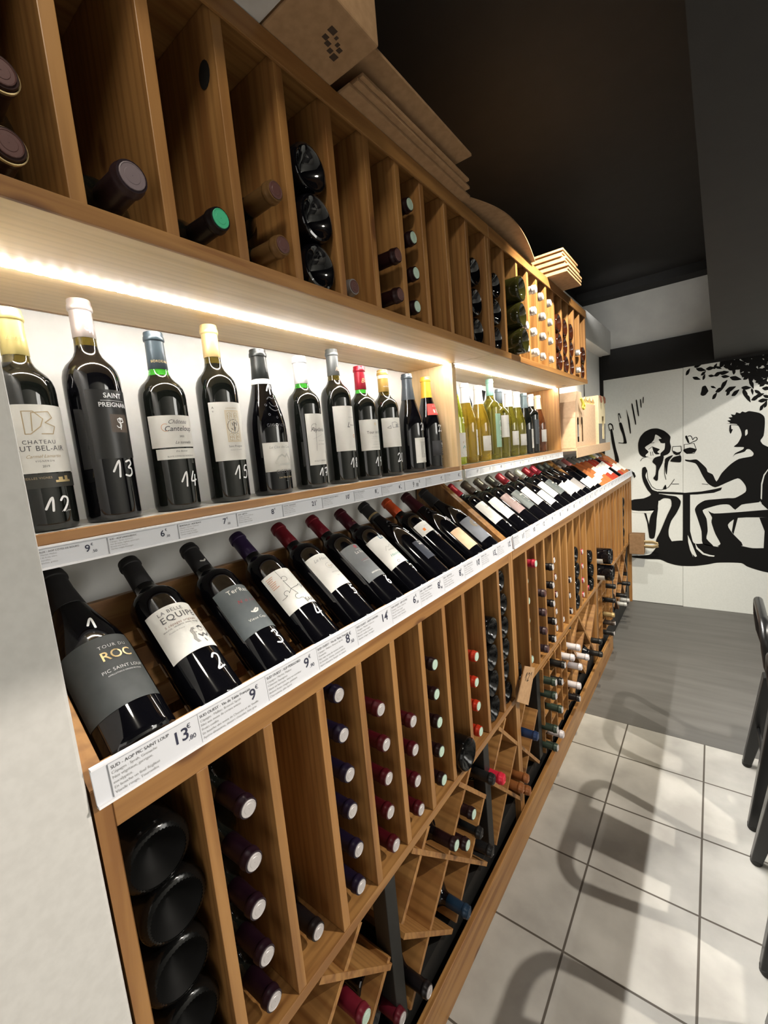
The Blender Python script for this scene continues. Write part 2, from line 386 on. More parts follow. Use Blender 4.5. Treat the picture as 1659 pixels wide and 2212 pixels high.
MURAL={'ground': [('k',[(-.552,-1.018),(-.511,-1.028),(-.422,-1.032),(-.335,-1.029),(-.285,-1.051),(-.235,-1.065),(-.178,-1.07),(-.106,-1.064),(-.028,-1.045),(.024,-1.028),(.098,-1.02),(.17,-1.019),(.199,-1.04),(.248,-1.059),(.316,-1.076),(.447,-1.082),(.443,-.903),(.313,-.898),(.231,-.903),(.175,-.892),(.104,-.877),(.031,-.905),(-.052,-.885),(-.099,-.888),(-.178,-.867),(-.251,-.876),(-.335,-.9),(-.395,-.986),(-.439,-1.002)])],'woman': [('k',[(-.475,-.152),(-.476,-.093),(-.461,-.045),(-.43,-.009),(-.388,.009),(-.346,.008),(-.306,-.012),(-.278,-.039),(-.262,-.064),(-.266,-.102),(-.259,-.14),(-.266,-.178),(-.282,-.196),(-.311,-.206),(-.348,-.206),(-.39,-.203),(-.441,-.206),(-.466,-.183)]),('w',[(-.431,-.131),(-.389,-.1),(-.368,-.073),(-.359,-.038),(-.33,-.059),(-.314,-.083),(-.298,-.108),(-.302,-.156),(-.327,-.183),(-.331,-.207),(-.39,-.218),(-.428,-.195),(-.406,-.167)]),('k',[(-.339,-.076),(-.31,-.074),(-.298,-.084),(-.298,-.108),(-.322,-.106)]),('k',[(-.381,-.13),(-.364,-.136),(-.331,-.154),(-.348,-.172),(-.331,-.188),(-.356,-.191),(-.373,-.17)]),('k',[(-.364,-.214),(-.307,-.204),(-.315,-.261),(-.34,-.319),(-.345,-.387),(-.357,-.397),(-.376,-.376),(-.361,-.347),(-.357,-.279),(-.381,-.248)]),('k',[(-.45,-.293),(-.428,-.284),(-.418,-.315),(-.429,-.354),(-.408,-.415),(-.383,-.466),(-.341,-.486),(-.341,-.521),(-.346,-.596),(-.367,-.632),(-.524,-.632),(-.532,-.55),(-.444,-.535),(-.392,-.506),(-.417,-.465),(-.443,-.404),(-.453,-.353)]),('k',[(-.298,-.233),(-.27,-.211),(-.246,-.206),(-.276,-.254),(-.287,-.35),(-.296,-.321)]),('k',[(-.345,-.501),(-.283,-.512),(-.226,-.523),(-.198,-.557),(-.202,-.596),(-.226,-.655),(-.259,-.715),(-.276,-.786),(-.274,-.836),(-.259,-.871),(-.251,-.896),(-.352,-.922),(-.36,-.871),(-.334,-.808),(-.309,-.737),(-.284,-.666),(-.257,-.596),(-.263,-.542),(-.308,-.535),(-.341,-.556)]),('k',[(-.393,-.667),(-.346,-.596),(-.355,-.697),(-.36,-.779),(-.373,-.856),(-.407,-.852),(-.409,-.749)]),('k',[(-.264,-.25),(-.246,-.222),(-.226,-.214),(-.196,-.212),(-.196,-.259),(-.226,-.259)]),('k',[(-.246,-.17),(-.218,-.186),(-.193,-.179),(-.206,-.201),(-.23,-.204)]),('k',[(-.312,-.462),(-.295,-.428),(-.289,-.463)])],'man': [('k',[(-.171,-.242),(-.14,-.248),(-.101,-.246),(-.071,-.276),(-.041,-.315),(-.033,-.343),(-.003,-.363),(.019,-.415),(.048,-.356),(.097,-.295),(.145,-.258),(.214,-.245),(.223,-.223),(.203,-.196),(.186,-.194),(.172,-.211),(.124,-.225),(.11,-.242),(.124,-.216),(.165,-.193),(.168,-.177),(.115,-.171),(.137,-.146),(.157,-.095),(.149,-.051),(.128,-.013),(.072,-.003),(.093,-.001),(.076,.017),(.096,.02),(.083,.038),(.104,.04),(.096,.059),(.118,.053),(.126,.069),(.145,.06),(.158,.071),(.175,.063),(.195,.069),(.248,.05),(.275,.021),(.279,-.03),(.274,-.107),(.258,-.139),(.272,-.167),(.299,-.186),(.344,-.215),(.353,-.336),(.276,-.375),(.268,-.463),(.266,-.561),(.233,-.574),(.164,-.587),(.129,-.624),(.093,-.587),(.043,-.587),(-.016,-.606),(-.062,-.63),(-.038,-.692),(-.03,-.787),(-.037,-.846),(.005,-.901),(-.06,-.886),(-.068,-.789),(-.092,-.693),(-.109,-.625),(-.092,-.587),(-.047,-.554),(.028,-.545),(.086,-.539),(.128,-.537),(.183,-.497),(.186,-.461),(.169,-.424),(.14,-.396),(.07,-.43),(.012,-.458),(-.033,-.427),(-.063,-.37),(-.086,-.312),(-.109,-.274),(-.163,-.256)]),('w',[(.176,-.062),(.187,-.057),(.189,-.085),(.177,-.099)]),('k',[(.09,-.018),(.097,-.014),(.1,-.045),(.108,-.046),(.096,-.078),(.088,-.053)]),('k',[(-.179,-.166),(-.14,-.155),(-.102,-.172),(-.117,-.194),(-.155,-.2),(-.177,-.185)]),('k',[(-.027,-.634),(.006,-.653),(.13,-.643),(.307,-.623),(.36,-.623),(.361,-.676),(.308,-.677),(.144,-.684),(.088,-.736),(.117,-.801),(.175,-.887),(.031,-.902),(.047,-.88),(.015,-.805),(-.008,-.72),(-.005,-.682)])],'table': [('k',[(-.345,-.481),(-.234,-.489),(-.17,-.495),(-.07,-.487),(.012,-.47),(.052,-.459),(.045,-.48),(.005,-.498),(-.093,-.509),(-.17,-.511),(-.283,-.502),(-.341,-.496)]),('k',[(-.184,-.504),(-.139,-.505),(-.138,-.791),(-.122,-.869),(-.091,-.927),(-.186,-.952),(-.184,-.793)]),('w',[(-.153,-.821),(-.134,-.87),(-.095,-.986),(-.106,-.992),(-.124,-.968),(-.118,-.993),(-.138,-.939),(-.15,-.88)]),('w',[(-.108,-.878),(-.091,-.917),(-.052,-.958),(-.014,-.97),(.013,-.973),(.009,-.982),(-.021,-.981),(-.06,-.969),(-.099,-.927)])],'chair': [('k',[(.123,-.684),(.144,-.684),(.121,-.806),(.111,-.787)]),('k',[(.262,-.679),(.31,-.677),(.314,-.902),(.289,-.902),(.292,-.776)]),('k',[(.269,-.366),(.301,-.333),(.353,-.336),(.36,-.623),(.307,-.623),(.266,-.574)]),('w',[(.266,-.543),(.267,-.437),(.279,-.376),(.302,-.337),(.302,-.346),(.284,-.384),(.274,-.446),(.273,-.552)]),('w',[(.164,-.587),(.233,-.579),(.27,-.57),(.273,-.579),(.226,-.589),(.164,-.601),(.136,-.629),(.129,-.624)]),('w',[(-.524,-.632),(-.436,-.632),(-.367,-.621),(-.384,-.652),(-.419,-.655),(-.525,-.648)]),('k',[(-.441,-.652),(-.426,-.657),(-.409,-.739),(-.405,-.857),(-.413,-.801),(-.421,-.729)]),('k',[(-.592,-.296),(-.569,-.29),(-.536,-.301),(-.505,-.326),(-.496,-.356),(-.507,-.371),(-.516,-.34),(-.543,-.314),(-.574,-.302)])],'strokes': [('k',[(-.44,.258),(-.435,.255),(-.437,.212),(-.442,.217)]),('k',[(-.46,.241),(-.454,.241),(-.45,.182),(-.456,.183)]),('k',[(-.489,.236),(-.481,.238),(-.468,.124),(-.475,.123)]),('k',[(-.519,.209),(-.51,.21),(-.488,.064),(-.496,.062)]),('k',[(-.556,.182),(-.548,.151),(-.534,.091),(-.525,-.004),(-.532,-.01),(-.543,.072),(-.55,.132)]),('k',[(-.608,.079),(-.59,.077),(-.574,.016),(-.556,-.076),(-.562,-.09),(-.614,-.081),(-.611,-.076),(-.578,-.079),(-.583,-.023),(-.6,.029)]),('k',[(-.673,.026),(-.659,.035),(-.647,-.037),(-.634,-.12),(-.613,-.213),(-.623,-.258),(-.639,-.252),(-.645,-.18),(-.663,-.076)]),('k',[(-.688,.073),(-.672,.085),(-.654,.07),(-.648,.029),(-.654,.029),(-.661,.063),(-.673,.075),(-.683,.066),(-.674,.026),(-.68,.027)]),('k',[(-.614,.15),(-.603,.155),(-.593,.117),(-.598,.116),(-.605,.144),(-.61,.139),(-.604,.089),(-.609,.09)])],'heart': [('k',[(-.171,-.073),(-.159,-.066),(-.144,-.117),(-.154,-.119)]),('k',[(-.155,-.069),(-.139,-.065),(-.128,-.077),(-.123,-.1),(-.126,-.1),(-.132,-.081),(-.14,-.071),(-.154,-.074)]),('k',[(-.125,-.097),(-.116,-.083),(-.101,-.081),(-.094,-.094),(-.102,-.109),(-.144,-.126),(-.145,-.122),(-.106,-.104),(-.099,-.094),(-.104,-.086),(-.113,-.087),(-.122,-.102)])],'outline': [('s',[(-.248,-.139),(-.251,-.168),(-.239,-.195),(-.206,-.201),(-.192,-.174),(-.196,-.14),(-.248,-.139)]),('s',[(-.177,-.13),(-.175,-.171),(-.161,-.199),(-.115,-.2),(-.101,-.174),(-.116,-.126),(-.177,-.13)]),('s',[(-.254,-.425),(-.21,-.426)]),('s',[(-.066,-.43),(-.031,-.436)]),('s',[(-.418,-.31),(-.413,-.38),(-.386,-.441),(-.358,-.464),(-.324,-.469),(-.299,-.463),(-.275,-.449),(-.25,-.41),(-.238,-.389)]),('s',[(-.462,-.235),(-.448,-.214),(-.411,-.204)]),('s',[(-.299,-.262),(-.302,-.34),(-.292,-.389)]),('s',[(-.525,-.563),(-.497,-.581),(-.473,-.615),(-.464,-.637)]),('s',[(.095,-.015),(.121,-.017),(.146,-.026)]),('s',[(-.202,-.204),(-.206,-.216)]),('s',[(-.394,-.168),(-.39,-.198)]),('s',[(-.381,-.167),(-.376,-.197)]),('s',[(-.406,-.148),(-.381,-.128)]),('s',[(-.327,-.103),(-.302,-.103)]),('s',[(-.389,-.1),(-.368,-.099)])],'butterfly': [('k',[(-.079,.222),(-.074,.248),(-.07,.274),(-.059,.281),(-.048,.279),(-.033,.242),(-.037,.233),(-.05,.215),(-.066,.211)])],'leaves': [('k',[(-.167,.373),(-.153,.378),(-.147,.389),(-.143,.404),(-.142,.42),(-.154,.411),(-.163,.403),(-.167,.387)]),('k',[(-.119,.424),(-.105,.415),(-.093,.418),(-.082,.426),(-.072,.435),(-.087,.439),(-.1,.441),(-.112,.433)]),('k',[(-.107,.411),(-.094,.392),(-.08,.386),(-.064,.385),(-.047,.387),(-.063,.402),(-.076,.413),(-.094,.414)]),('k',[(-.078,.358),(-.066,.356),(-.058,.362),(-.052,.372),(-.047,.384),(-.059,.381),(-.068,.378),(-.075,.368)]),('k',[(-.127,.354),(-.118,.337),(-.106,.331),(-.092,.329),(-.078,.329),(-.091,.343),(-.101,.353),(-.116,.355)]),('k',[(-.066,.323),(-.056,.329),(-.052,.339),(-.052,.352),(-.053,.366),(-.061,.356),(-.067,.348),(-.068,.333)]),('k',[(-.049,.397),(-.034,.385),(-.022,.385),(-.008,.391),(.004,.399),(-.012,.406),(-.026,.411),(-.04,.405)]),('k',[(-.035,.348),(-.025,.337),(-.016,.335),(-.006,.337),(.004,.341),(-.007,.348),(-.016,.353),(-.027,.352)]),('k',[(-.004,.388),(.007,.391),(.011,.4),(.014,.412),(.015,.425),(.005,.418),(-.002,.411),(-.005,.398)]),('k',[(-.002,.339),(.014,.334),(.025,.339),(.035,.351),(.043,.364),(.027,.364),(.014,.363),(.003,.351)]),('k',[(.005,.405),(.011,.391),(.02,.386),(.031,.383),(.042,.382),(.033,.393),(.025,.402),(.014,.405)]),('k',[(-.01,.179),(.004,.182),(.011,.193),(.015,.208),(.017,.224),(.005,.216),(-.005,.208),(-.01,.192)]),('k',[(-.02,.273),(-.015,.261),(-.007,.256),(.003,.254),(.012,.253),(.004,.263),(-.003,.271),(-.013,.273)]),('k',[(.007,.227),(.025,.221),(.037,.228),(.048,.24),(.057,.255),(.04,.254),(.025,.253),(.013,.24)]),('k',[(.038,.252),(.055,.254),(.064,.265),(.07,.282),(.074,.301),(.059,.293),(.047,.286),(.04,.268)]),('k',[(.069,.192),(.083,.197),(.088,.208),(.091,.224),(.093,.24),(.081,.231),(.073,.222),(.069,.206)]),('k',[(.062,.223),(.082,.214),(.096,.22),(.11,.233),(.122,.248),(.102,.25),(.085,.25),(.07,.237)]),('k',[(.098,.186),(.115,.184),(.126,.194),(.134,.208),(.141,.225),(.124,.221),(.112,.216),(.102,.201)]),('k',[(.086,.316),(.1,.295),(.115,.289),(.133,.288),(.151,.291),(.134,.307),(.119,.319),(.1,.32)]),('k',[(.039,.33),(.051,.317),(.062,.315),(.075,.317),(.087,.322),(.073,.331),(.062,.337),(.048,.335)]),('k',[(.028,.352),(.043,.339),(.057,.34),(.071,.346),(.084,.354),(.067,.362),(.053,.367),(.037,.361)]),('k',[(.162,.226),(.156,.204),(.162,.184),(.172,.165),(.185,.146),(.185,.171),(.184,.192),(.173,.213)]),('k',[(.173,.191),(.171,.17),(.178,.155),(.189,.14),(.202,.127),(.199,.148),(.196,.166),(.184,.182)]),('k',[(.15,.234),(.163,.219),(.176,.217),(.191,.22),(.204,.226),(.189,.236),(.176,.243),(.16,.241)]),('k',[(.206,.222),(.201,.21),(.203,.199),(.207,.187),(.213,.175),(.215,.189),(.216,.2),(.212,.213)]),('k',[(.205,.141),(.221,.136),(.232,.142),(.242,.155),(.251,.169),(.235,.168),(.221,.167),(.21,.154)]),('k',[(.222,.161),(.238,.152),(.25,.156),(.262,.165),(.272,.177),(.256,.18),(.242,.181),(.23,.172)]),('k',[(.241,.13),(.256,.118),(.268,.119),(.281,.125),(.294,.134),(.278,.141),(.264,.145),(.25,.139)]),('k',[(.251,.064),(.263,.069),(.268,.08),(.271,.095),(.272,.111),(.261,.101),(.253,.093),(.25,.077)]),('k',[(.273,.08),(.284,.088),(.288,.1),(.288,.116),(.287,.132),(.278,.12),(.272,.11),(.271,.093)]),('k',[(.259,.213),(.272,.198),(.284,.196),(.298,.199),(.312,.204),(.297,.214),(.284,.222),(.269,.219)]),('k',[(.221,.207),(.226,.19),(.235,.182),(.247,.176),(.26,.172),(.251,.188),(.243,.199),(.231,.206)]),('k',[(.265,.167),(.273,.151),(.283,.144),(.295,.142),(.307,.141),(.297,.154),(.288,.164),(.275,.167)]),('k',[(.196,.283),(.191,.264),(.196,.248),(.205,.231),(.216,.215),(.216,.236),(.215,.254),(.206,.272)]),('k',[(.232,.272),(.246,.287),(.247,.306),(.244,.329),(.238,.351),(.229,.331),(.223,.314),(.226,.29)]),('k',[(.194,.262),(.21,.275),(.213,.294),(.212,.317),(.208,.341),(.196,.322),(.188,.305),(.189,.28)]),('k',[(.093,.401),(.109,.394),(.12,.399),(.131,.41),(.14,.422),(.124,.423),(.111,.423),(.099,.413)]),('k',[(.217,.31),(.229,.325),(.229,.344),(.225,.365),(.219,.387),(.211,.367),(.206,.349),(.21,.326)]),('k',[(.112,.424),(.122,.409),(.133,.405),(.146,.404),(.158,.406),(.146,.417),(.135,.426),(.122,.427)]),('k',[(.242,.433),(.249,.417),(.259,.41),(.27,.406),(.282,.404),(.273,.417),(.265,.428),(.252,.433)]),('k',[(.108,.33),(.117,.342),(.117,.356),(.113,.373),(.108,.389),(.102,.374),(.099,.36),(.102,.342)]),('k',[(.247,.226),(.266,.227),(.276,.24),(.283,.259),(.288,.28),(.271,.272),(.257,.264),(.249,.244)]),('k',[(.098,.398),(.115,.395),(.126,.404),(.134,.419),(.141,.435),(.125,.432),(.111,.427),(.102,.412)]),('k',[(.264,.282),(.283,.281),(.294,.293),(.303,.312),(.309,.332),(.291,.326),(.277,.319),(.267,.299)]),('k',[(.278,.396),(.288,.381),(.299,.377),(.312,.376),(.325,.379),(.312,.39),(.301,.399),(.288,.399)]),('k',[(.044,.406),(.059,.408),(.066,.419),(.071,.434),(.074,.45),(.061,.443),(.051,.436),(.046,.42)]),('k',[(.081,.393),(.093,.408),(.092,.426),(.087,.447),(.08,.467),(.074,.447),(.069,.43),(.074,.408)]),('k',[(.223,.374),(.236,.362),(.248,.363),(.26,.369),(.271,.377),(.256,.383),(.244,.387),(.231,.382)]),('k',[(.253,.338),(.265,.327),(.276,.328),(.286,.333),(.296,.34),(.283,.346),(.272,.349),(.261,.345)]),('k',[(.199,.305),(.21,.314),(.213,.328),(.212,.345),(.21,.362),(.201,.348),(.195,.337),(.196,.319)]),('k',[(.271,.431),(.286,.412),(.301,.409),(.317,.411),(.333,.417),(.316,.43),(.301,.439),(.283,.437)]),('k',[(.162,.378),(.171,.36),(.182,.353),(.196,.35),(.211,.35),(.198,.364),(.188,.375),(.173,.379)]),('k',[(.161,.342),(.167,.326),(.176,.319),(.187,.315),(.199,.312),(.19,.326),(.182,.336),(.17,.341)]),('k',[(.237,.308),(.25,.306),(.258,.313),(.264,.324),(.269,.337),(.257,.334),(.247,.331),(.24,.319)]),('k',[(.242,.278),(.249,.259),(.259,.25),(.273,.244),(.286,.241),(.276,.257),(.268,.27),(.253,.277)]),('k',[(.185,.288),(.204,.28),(.217,.286),(.23,.298),(.241,.313),(.222,.315),(.206,.314),(.193,.302)]),('k',[(.168,.36),(.183,.34),(.199,.336),(.216,.338),(.233,.342),(.215,.357),(.2,.367),(.181,.366)]),('k',[(.149,.366),(.161,.373),(.166,.385),(.167,.4),(.166,.417),(.157,.406),(.149,.396),(.147,.38)]),('k',[(.155,.342),(.17,.344),(.177,.354),(.182,.37),(.184,.386),(.171,.379),(.161,.372),(.156,.355)]),('k',[(.143,.335),(.156,.341),(.161,.354),(.162,.371),(.161,.388),(.151,.377),(.143,.367),(.141,.349)]),('k',[(.238,.349),(.253,.358),(.257,.373),(.258,.393),(.256,.414),(.245,.4),(.236,.387),(.235,.365)]),('k',[(.094,.401),(.099,.383),(.108,.374),(.121,.367),(.134,.362),(.125,.378),(.118,.39),(.104,.398)]),('k',[(.234,.428),(.242,.414),(.252,.41),(.263,.408),(.274,.409),(.264,.42),(.255,.428),(.243,.43)]),('k',[(.118,.369),(.134,.361),(.145,.366),(.156,.376),(.166,.389),(.149,.391),(.136,.391),(.124,.38)]),('k',[(.236,.373),(.249,.387),(.251,.405),(.248,.427),(.243,.45),(.234,.43),(.227,.414),(.23,.39)]),('k',[(.192,.282),(.209,.287),(.217,.301),(.222,.321),(.224,.342),(.209,.331),(.197,.321),(.192,.3)]),('k',[(.201,.426),(.209,.411),(.219,.406),(.231,.404),(.243,.404),(.232,.416),(.223,.425),(.21,.428)]),('k',[(.112,.373),(.128,.385),(.132,.403),(.131,.426),(.128,.45),(.116,.432),(.107,.416),(.107,.391)]),('k',[(.171,.4),(.187,.4),(.196,.41),(.203,.426),(.207,.443),(.192,.437),(.18,.431),(.173,.414)]),('k',[(.171,.368),(.186,.354),(.199,.355),(.212,.36),(.225,.368),(.208,.376),(.195,.381),(.181,.376)]),('k',[(.139,.37),(.152,.371),(.158,.381),(.162,.394),(.165,.409),(.153,.402),(.145,.396),(.14,.382)]),('k',[(.16,.286),(.178,.285),(.187,.296),(.195,.313),(.201,.331),(.184,.325),(.171,.319),(.163,.301)]),('k',[(.284,.235),(.296,.234),(.303,.242),(.308,.254),(.312,.267),(.301,.263),(.292,.259),(.286,.246)]),('k',[(.186,.383),(.19,.363),(.2,.352),(.213,.343),(.227,.336),(.219,.354),(.211,.369),(.197,.379)]),('k',[(.05,.397),(.065,.379),(.081,.376),(.097,.378),(.113,.384),(.096,.396),(.081,.405),(.062,.403)]),('k',[(.203,.429),(.217,.417),(.228,.418),(.24,.424),(.251,.432),(.236,.438),(.224,.443),(.211,.437)]),('k',[(.202,.349),(.207,.33),(.216,.321),(.229,.313),(.242,.308),(.234,.325),(.226,.338),(.213,.346)]),('k',[(.235,.298),(.253,.284),(.269,.287),(.284,.296),(.298,.309),(.278,.315),(.262,.319),(.245,.31)]),('k',[(.298,.263),(.308,.276),(.308,.292),(.305,.311),(.299,.33),(.293,.312),(.289,.297),(.292,.277)]),('k',[(.194,.391),(.209,.381),(.221,.385),(.233,.393),(.243,.404),(.227,.408),(.214,.41),(.201,.401)]),('k',[(.131,.388),(.143,.373),(.155,.37),(.169,.372),(.182,.377),(.168,.387),(.155,.395),(.141,.393)]),('k',[(.127,.415),(.137,.397),(.149,.391),(.163,.389),(.177,.389),(.164,.403),(.153,.414),(.138,.417)]),('k',[(.271,.411),(.278,.393),(.288,.384),(.302,.379),(.315,.376),(.305,.392),(.296,.404),(.281,.41)]),('k',[(.286,.303),(.299,.303),(.306,.312),(.311,.326),(.315,.34),(.303,.335),(.293,.329),(.288,.315)]),('k',[(.259,.267),(.265,.249),(.274,.239),(.287,.233),(.3,.228),(.291,.245),(.284,.258),(.27,.265)]),('k',[(.229,.317),(.237,.301),(.247,.296),(.26,.294),(.272,.294),(.261,.306),(.252,.316),(.239,.318)]),('k',[(.212,.29),(.221,.273),(.232,.267),(.245,.264),(.259,.264),(.247,.278),(.237,.288),(.223,.292)]),('k',[(.208,.296),(.226,.285),(.24,.29),(.253,.3),(.264,.313),(.246,.317),(.231,.319),(.217,.308)]),('k',[(.281,.404),(.289,.384),(.302,.375),(.317,.37),(.332,.367),(.32,.385),(.309,.398),(.293,.404)]),('k',[(.22,.377),(.238,.375),(.247,.386),(.255,.402),(.261,.419),(.244,.414),(.232,.409),(.223,.392)]),('k',[(.238,.243),(.252,.239),(.26,.245),(.268,.256),(.275,.268),(.261,.267),(.251,.265),(.242,.254)]),('k',[(.042,.442),(.061,.425),(.078,.425),(.096,.432),(.112,.442),(.091,.452),(.074,.459),(.054,.452)]),('k',[(.12,.396),(.132,.407),(.133,.423),(.131,.441),(.127,.46),(.119,.444),(.113,.431),(.115,.41)]),('k',[(.191,.351),(.206,.361),(.21,.376),(.21,.396),(.208,.416),(.197,.402),(.189,.389),(.188,.368)]),('k',[(.112,.375),(.121,.362),(.131,.359),(.142,.36),(.153,.363),(.142,.372),(.132,.379),(.12,.379)]),('k',[(.142,.332),(.154,.31),(.17,.302),(.188,.3),(.206,.301),(.189,.318),(.175,.332),(.156,.335)]),('k',[(.068,.386),(.084,.364),(.1,.359),(.119,.36),(.138,.365),(.119,.381),(.102,.392),(.082,.391)]),('k',[(.058,.385),(.071,.391),(.076,.404),(.078,.421),(.078,.438),(.067,.427),(.058,.417),(.056,.399)]),('k',[(.187,.378),(.206,.364),(.221,.367),(.237,.376),(.251,.388),(.231,.395),(.214,.399),(.197,.39)]),('k',[(.141,.44),(.153,.418),(.168,.41),(.186,.408),(.204,.408),(.187,.426),(.174,.439),(.154,.443)]),('k',[(.204,.366),(.209,.349),(.218,.341),(.23,.336),(.242,.332),(.234,.347),(.226,.358),(.213,.365)]),('k',[(.087,.438),(.094,.411),(.108,.398),(.127,.387),(.146,.38),(.134,.404),(.122,.423),(.102,.434)]),('k',[(.119,.406),(.133,.412),(.138,.426),(.139,.443),(.139,.461),(.128,.449),(.119,.439),(.117,.42)]),('k',[(.255,.311),(.264,.297),(.274,.294),(.285,.294),(.297,.296),(.285,.307),(.275,.314),(.263,.314)]),('k',[(.153,.304),(.167,.306),(.174,.317),(.179,.333),(.181,.35),(.168,.342),(.158,.334),(.153,.318)]),('k',[(.212,.291),(.224,.275),(.236,.272),(.25,.272),(.264,.276),(.25,.288),(.238,.296),(.223,.296)]),('k',[(.166,.403),(.182,.392),(.194,.394),(.207,.402),(.218,.412),(.201,.417),(.188,.42),(.174,.413)]),('k',[(.285,.326),(.302,.327),(.31,.339),(.316,.356),(.32,.374),(.305,.367),(.294,.359),(.287,.341)]),('k',[(.204,.311),(.219,.299),(.232,.3),(.245,.307),(.256,.317),(.24,.323),(.227,.327),(.213,.32)]),('k',[(.118,.44),(.133,.428),(.146,.429),(.16,.435),(.172,.444),(.155,.451),(.142,.455),(.127,.449)]),('k',[(.292,.375),(.3,.385),(.301,.398),(.299,.413),(.295,.428),(.289,.415),(.285,.403),(.287,.387)]),('k',[(.224,.257),(.238,.251),(.248,.257),(.258,.267),(.266,.279),(.251,.28),(.239,.279),(.229,.268)]),('k',[(.049,.451),(.058,.437),(.068,.433),(.079,.432),(.091,.433),(.08,.444),(.07,.452),(.058,.453)]),('k',[(.175,.34),(.195,.332),(.209,.339),(.222,.353),(.233,.369),(.213,.37),(.197,.37),(.183,.355)]),('k',[(.182,.453),(.186,.435),(.195,.425),(.208,.417),(.221,.411),(.213,.428),(.205,.441),(.192,.45)]),('k',[(.258,.285),(.272,.276),(.282,.278),(.293,.285),(.303,.295),(.288,.299),(.277,.301),(.265,.294)]),('k',[(.198,.268),(.21,.271),(.214,.281),(.217,.295),(.218,.309),(.208,.301),(.201,.293),(.198,.279)]),('k',[(.235,.38),(.249,.365),(.263,.363),(.277,.367),(.291,.374),(.274,.384),(.261,.391),(.245,.387)]),('k',[(.136,.397),(.142,.378),(.153,.369),(.167,.362),(.181,.358),(.171,.375),(.162,.389),(.147,.396)]),('k',[(.164,.323),(.176,.326),(.182,.336),(.185,.349),(.186,.364),(.176,.356),(.168,.349),(.164,.335)]),('k',[(.03,.391),(.049,.398),(.057,.415),(.06,.438),(.061,.461),(.045,.447),(.033,.435),(.029,.411)]),('k',[(.219,.418),(.23,.396),(.244,.387),(.261,.383),(.277,.381),(.263,.4),(.251,.414),(.233,.419)]),('k',[(.246,.343),(.253,.319),(.266,.306),(.282,.296),(.3,.289),(.288,.312),(.278,.329),(.26,.34)]),('k',[(.264,.363),(.276,.344),(.289,.338),(.305,.337),(.321,.34),(.305,.354),(.293,.365),(.276,.367)]),('k',[(.256,.389),(.27,.378),(.282,.38),(.294,.387),(.305,.396),(.289,.402),(.277,.405),(.264,.398)]),('k',[(.275,.383),(.286,.399),(.285,.417),(.281,.438),(.274,.458),(.267,.438),(.263,.421),(.268,.399)]),('k',[(.239,.348),(.247,.322),(.261,.31),(.278,.301),(.296,.295),(.284,.318),(.273,.335),(.254,.345)]),('k',[(.141,.444),(.146,.425),(.155,.414),(.168,.405),(.182,.399),(.174,.417),(.166,.431),(.153,.441)]),('k',[(.212,.346),(.222,.354),(.224,.367),(.223,.381),(.22,.397),(.213,.384),(.208,.374),(.209,.358)])]}

# ------------------------------------------------------------------ the room
XW = -.87   # shelf wall
def tiles(name, c1, c2, grout, rough):
    m = noisy(name, c1, c2, 5, rough, .05, 6); N, L, b = nodes(m)
    tc = [n for n in N if n.type == 'TEX_COORD'][0]; src = b.inputs['Base Color'].links[0].from_socket
    mp = N.new('ShaderNodeMapping'); mp.inputs['Location'].default_value = (.021, -.146+.000, 0)
    br = N.new('ShaderNodeTexBrick'); br.offset = 0; br.squash = 1
    br.inputs['Scale'].default_value = 1; br.inputs['Brick Width'].default_value = .3; br.inputs['Row Height'].default_value = .3
    br.inputs['Mortar Size'].default_value = .0035; br.inputs['Mortar Smooth'].default_value = .3
    br.inputs['Color1'].default_value = (.93, .93, .93, 1); br.inputs['Color2'].default_value = (1, 1, 1, 1); br.inputs['Mortar'].default_value = (*grout, 1)
    L.new(tc.outputs['Object'], mp.inputs[0]); L.new(mp.outputs[0], br.inputs['Vector'])
    mx = N.new('ShaderNodeMixRGB'); mx.blend_type = 'MULTIPLY'; mx.inputs[0].default_value = 1
    L.new(src, mx.inputs[1]); L.new(br.outputs['Color'], mx.inputs[2]); L.new(mx.outputs[0], b.inputs['Base Color'])
    return m
TILE = tiles('stone_tiles', (.48, .47, .435), (.33, .32, .295), (.20, .18, .16), .5)
PLANK = noisy('grey_plank_floor', (.125, .122, .115), (.102, .099, .093), 6, .5); 
def plankify(m):
    N, L, b = nodes(m); n = [x for x in N if x.type == 'TEX_NOISE'][0]; tc = [x for x in N if x.type == 'TEX_COORD'][0]
    mp = N.new('ShaderNodeMapping'); mp.inputs['Scale'].default_value = (.35, 3, 1)
    L.new(tc.outputs['Object'], mp.inputs[0]); L.new(mp.outputs[0], n.inputs['Vector'])
plankify(PLANK)
S = lambda n, mb, m, **k: wmesh(n, mb, m, kind='structure', **k)
S('floor', MB().box(-.9, 2.8, -2.6, 2.2, -1.46, -1.4), TILE, org=(0, 0, -1.4))
S('floor', MB().box(-.9, 2.8, 2.2, 4.2, -1.46, -1.399), PLANK, org=(0, 0, -1.4))
S('ceiling', MB().box(-.9, 2.8, -2.6, 4.2, 1.1, 1.16), BLACKP)
S('wall_left', MB().box(-.93, XW, -2.6, 4.1, -1.4, .66), WHITE)
S('wall_left', MB().box(-.93, XW, -2.6, 4.1, .66, 1.1), BLACKP)
S('wall_left', MB().box(XW, -.745, 2.62, 3.999, -.106, .80), WHITE)
S('wall_right', MB().box(2.6, 2.66, -2.6, 4.1, -1.4, 1.1), WHITE2)
S('wall_pier', MB().box(XW, -.528, -2.5, .128, -1.4, 1.1), noisy('pier_paint', (.60,.59,.57), (.56,.55,.53), 90, .85, .12), bevel=.004)
S('wall_back', MB().box(-.9, 2.8, 4.012, 4.08, -1.4, .66), BLACKP)
S('wall_back', MB().box(-.9, 2.8, 4.012, 4.08, .66, 1.1), GREYP)
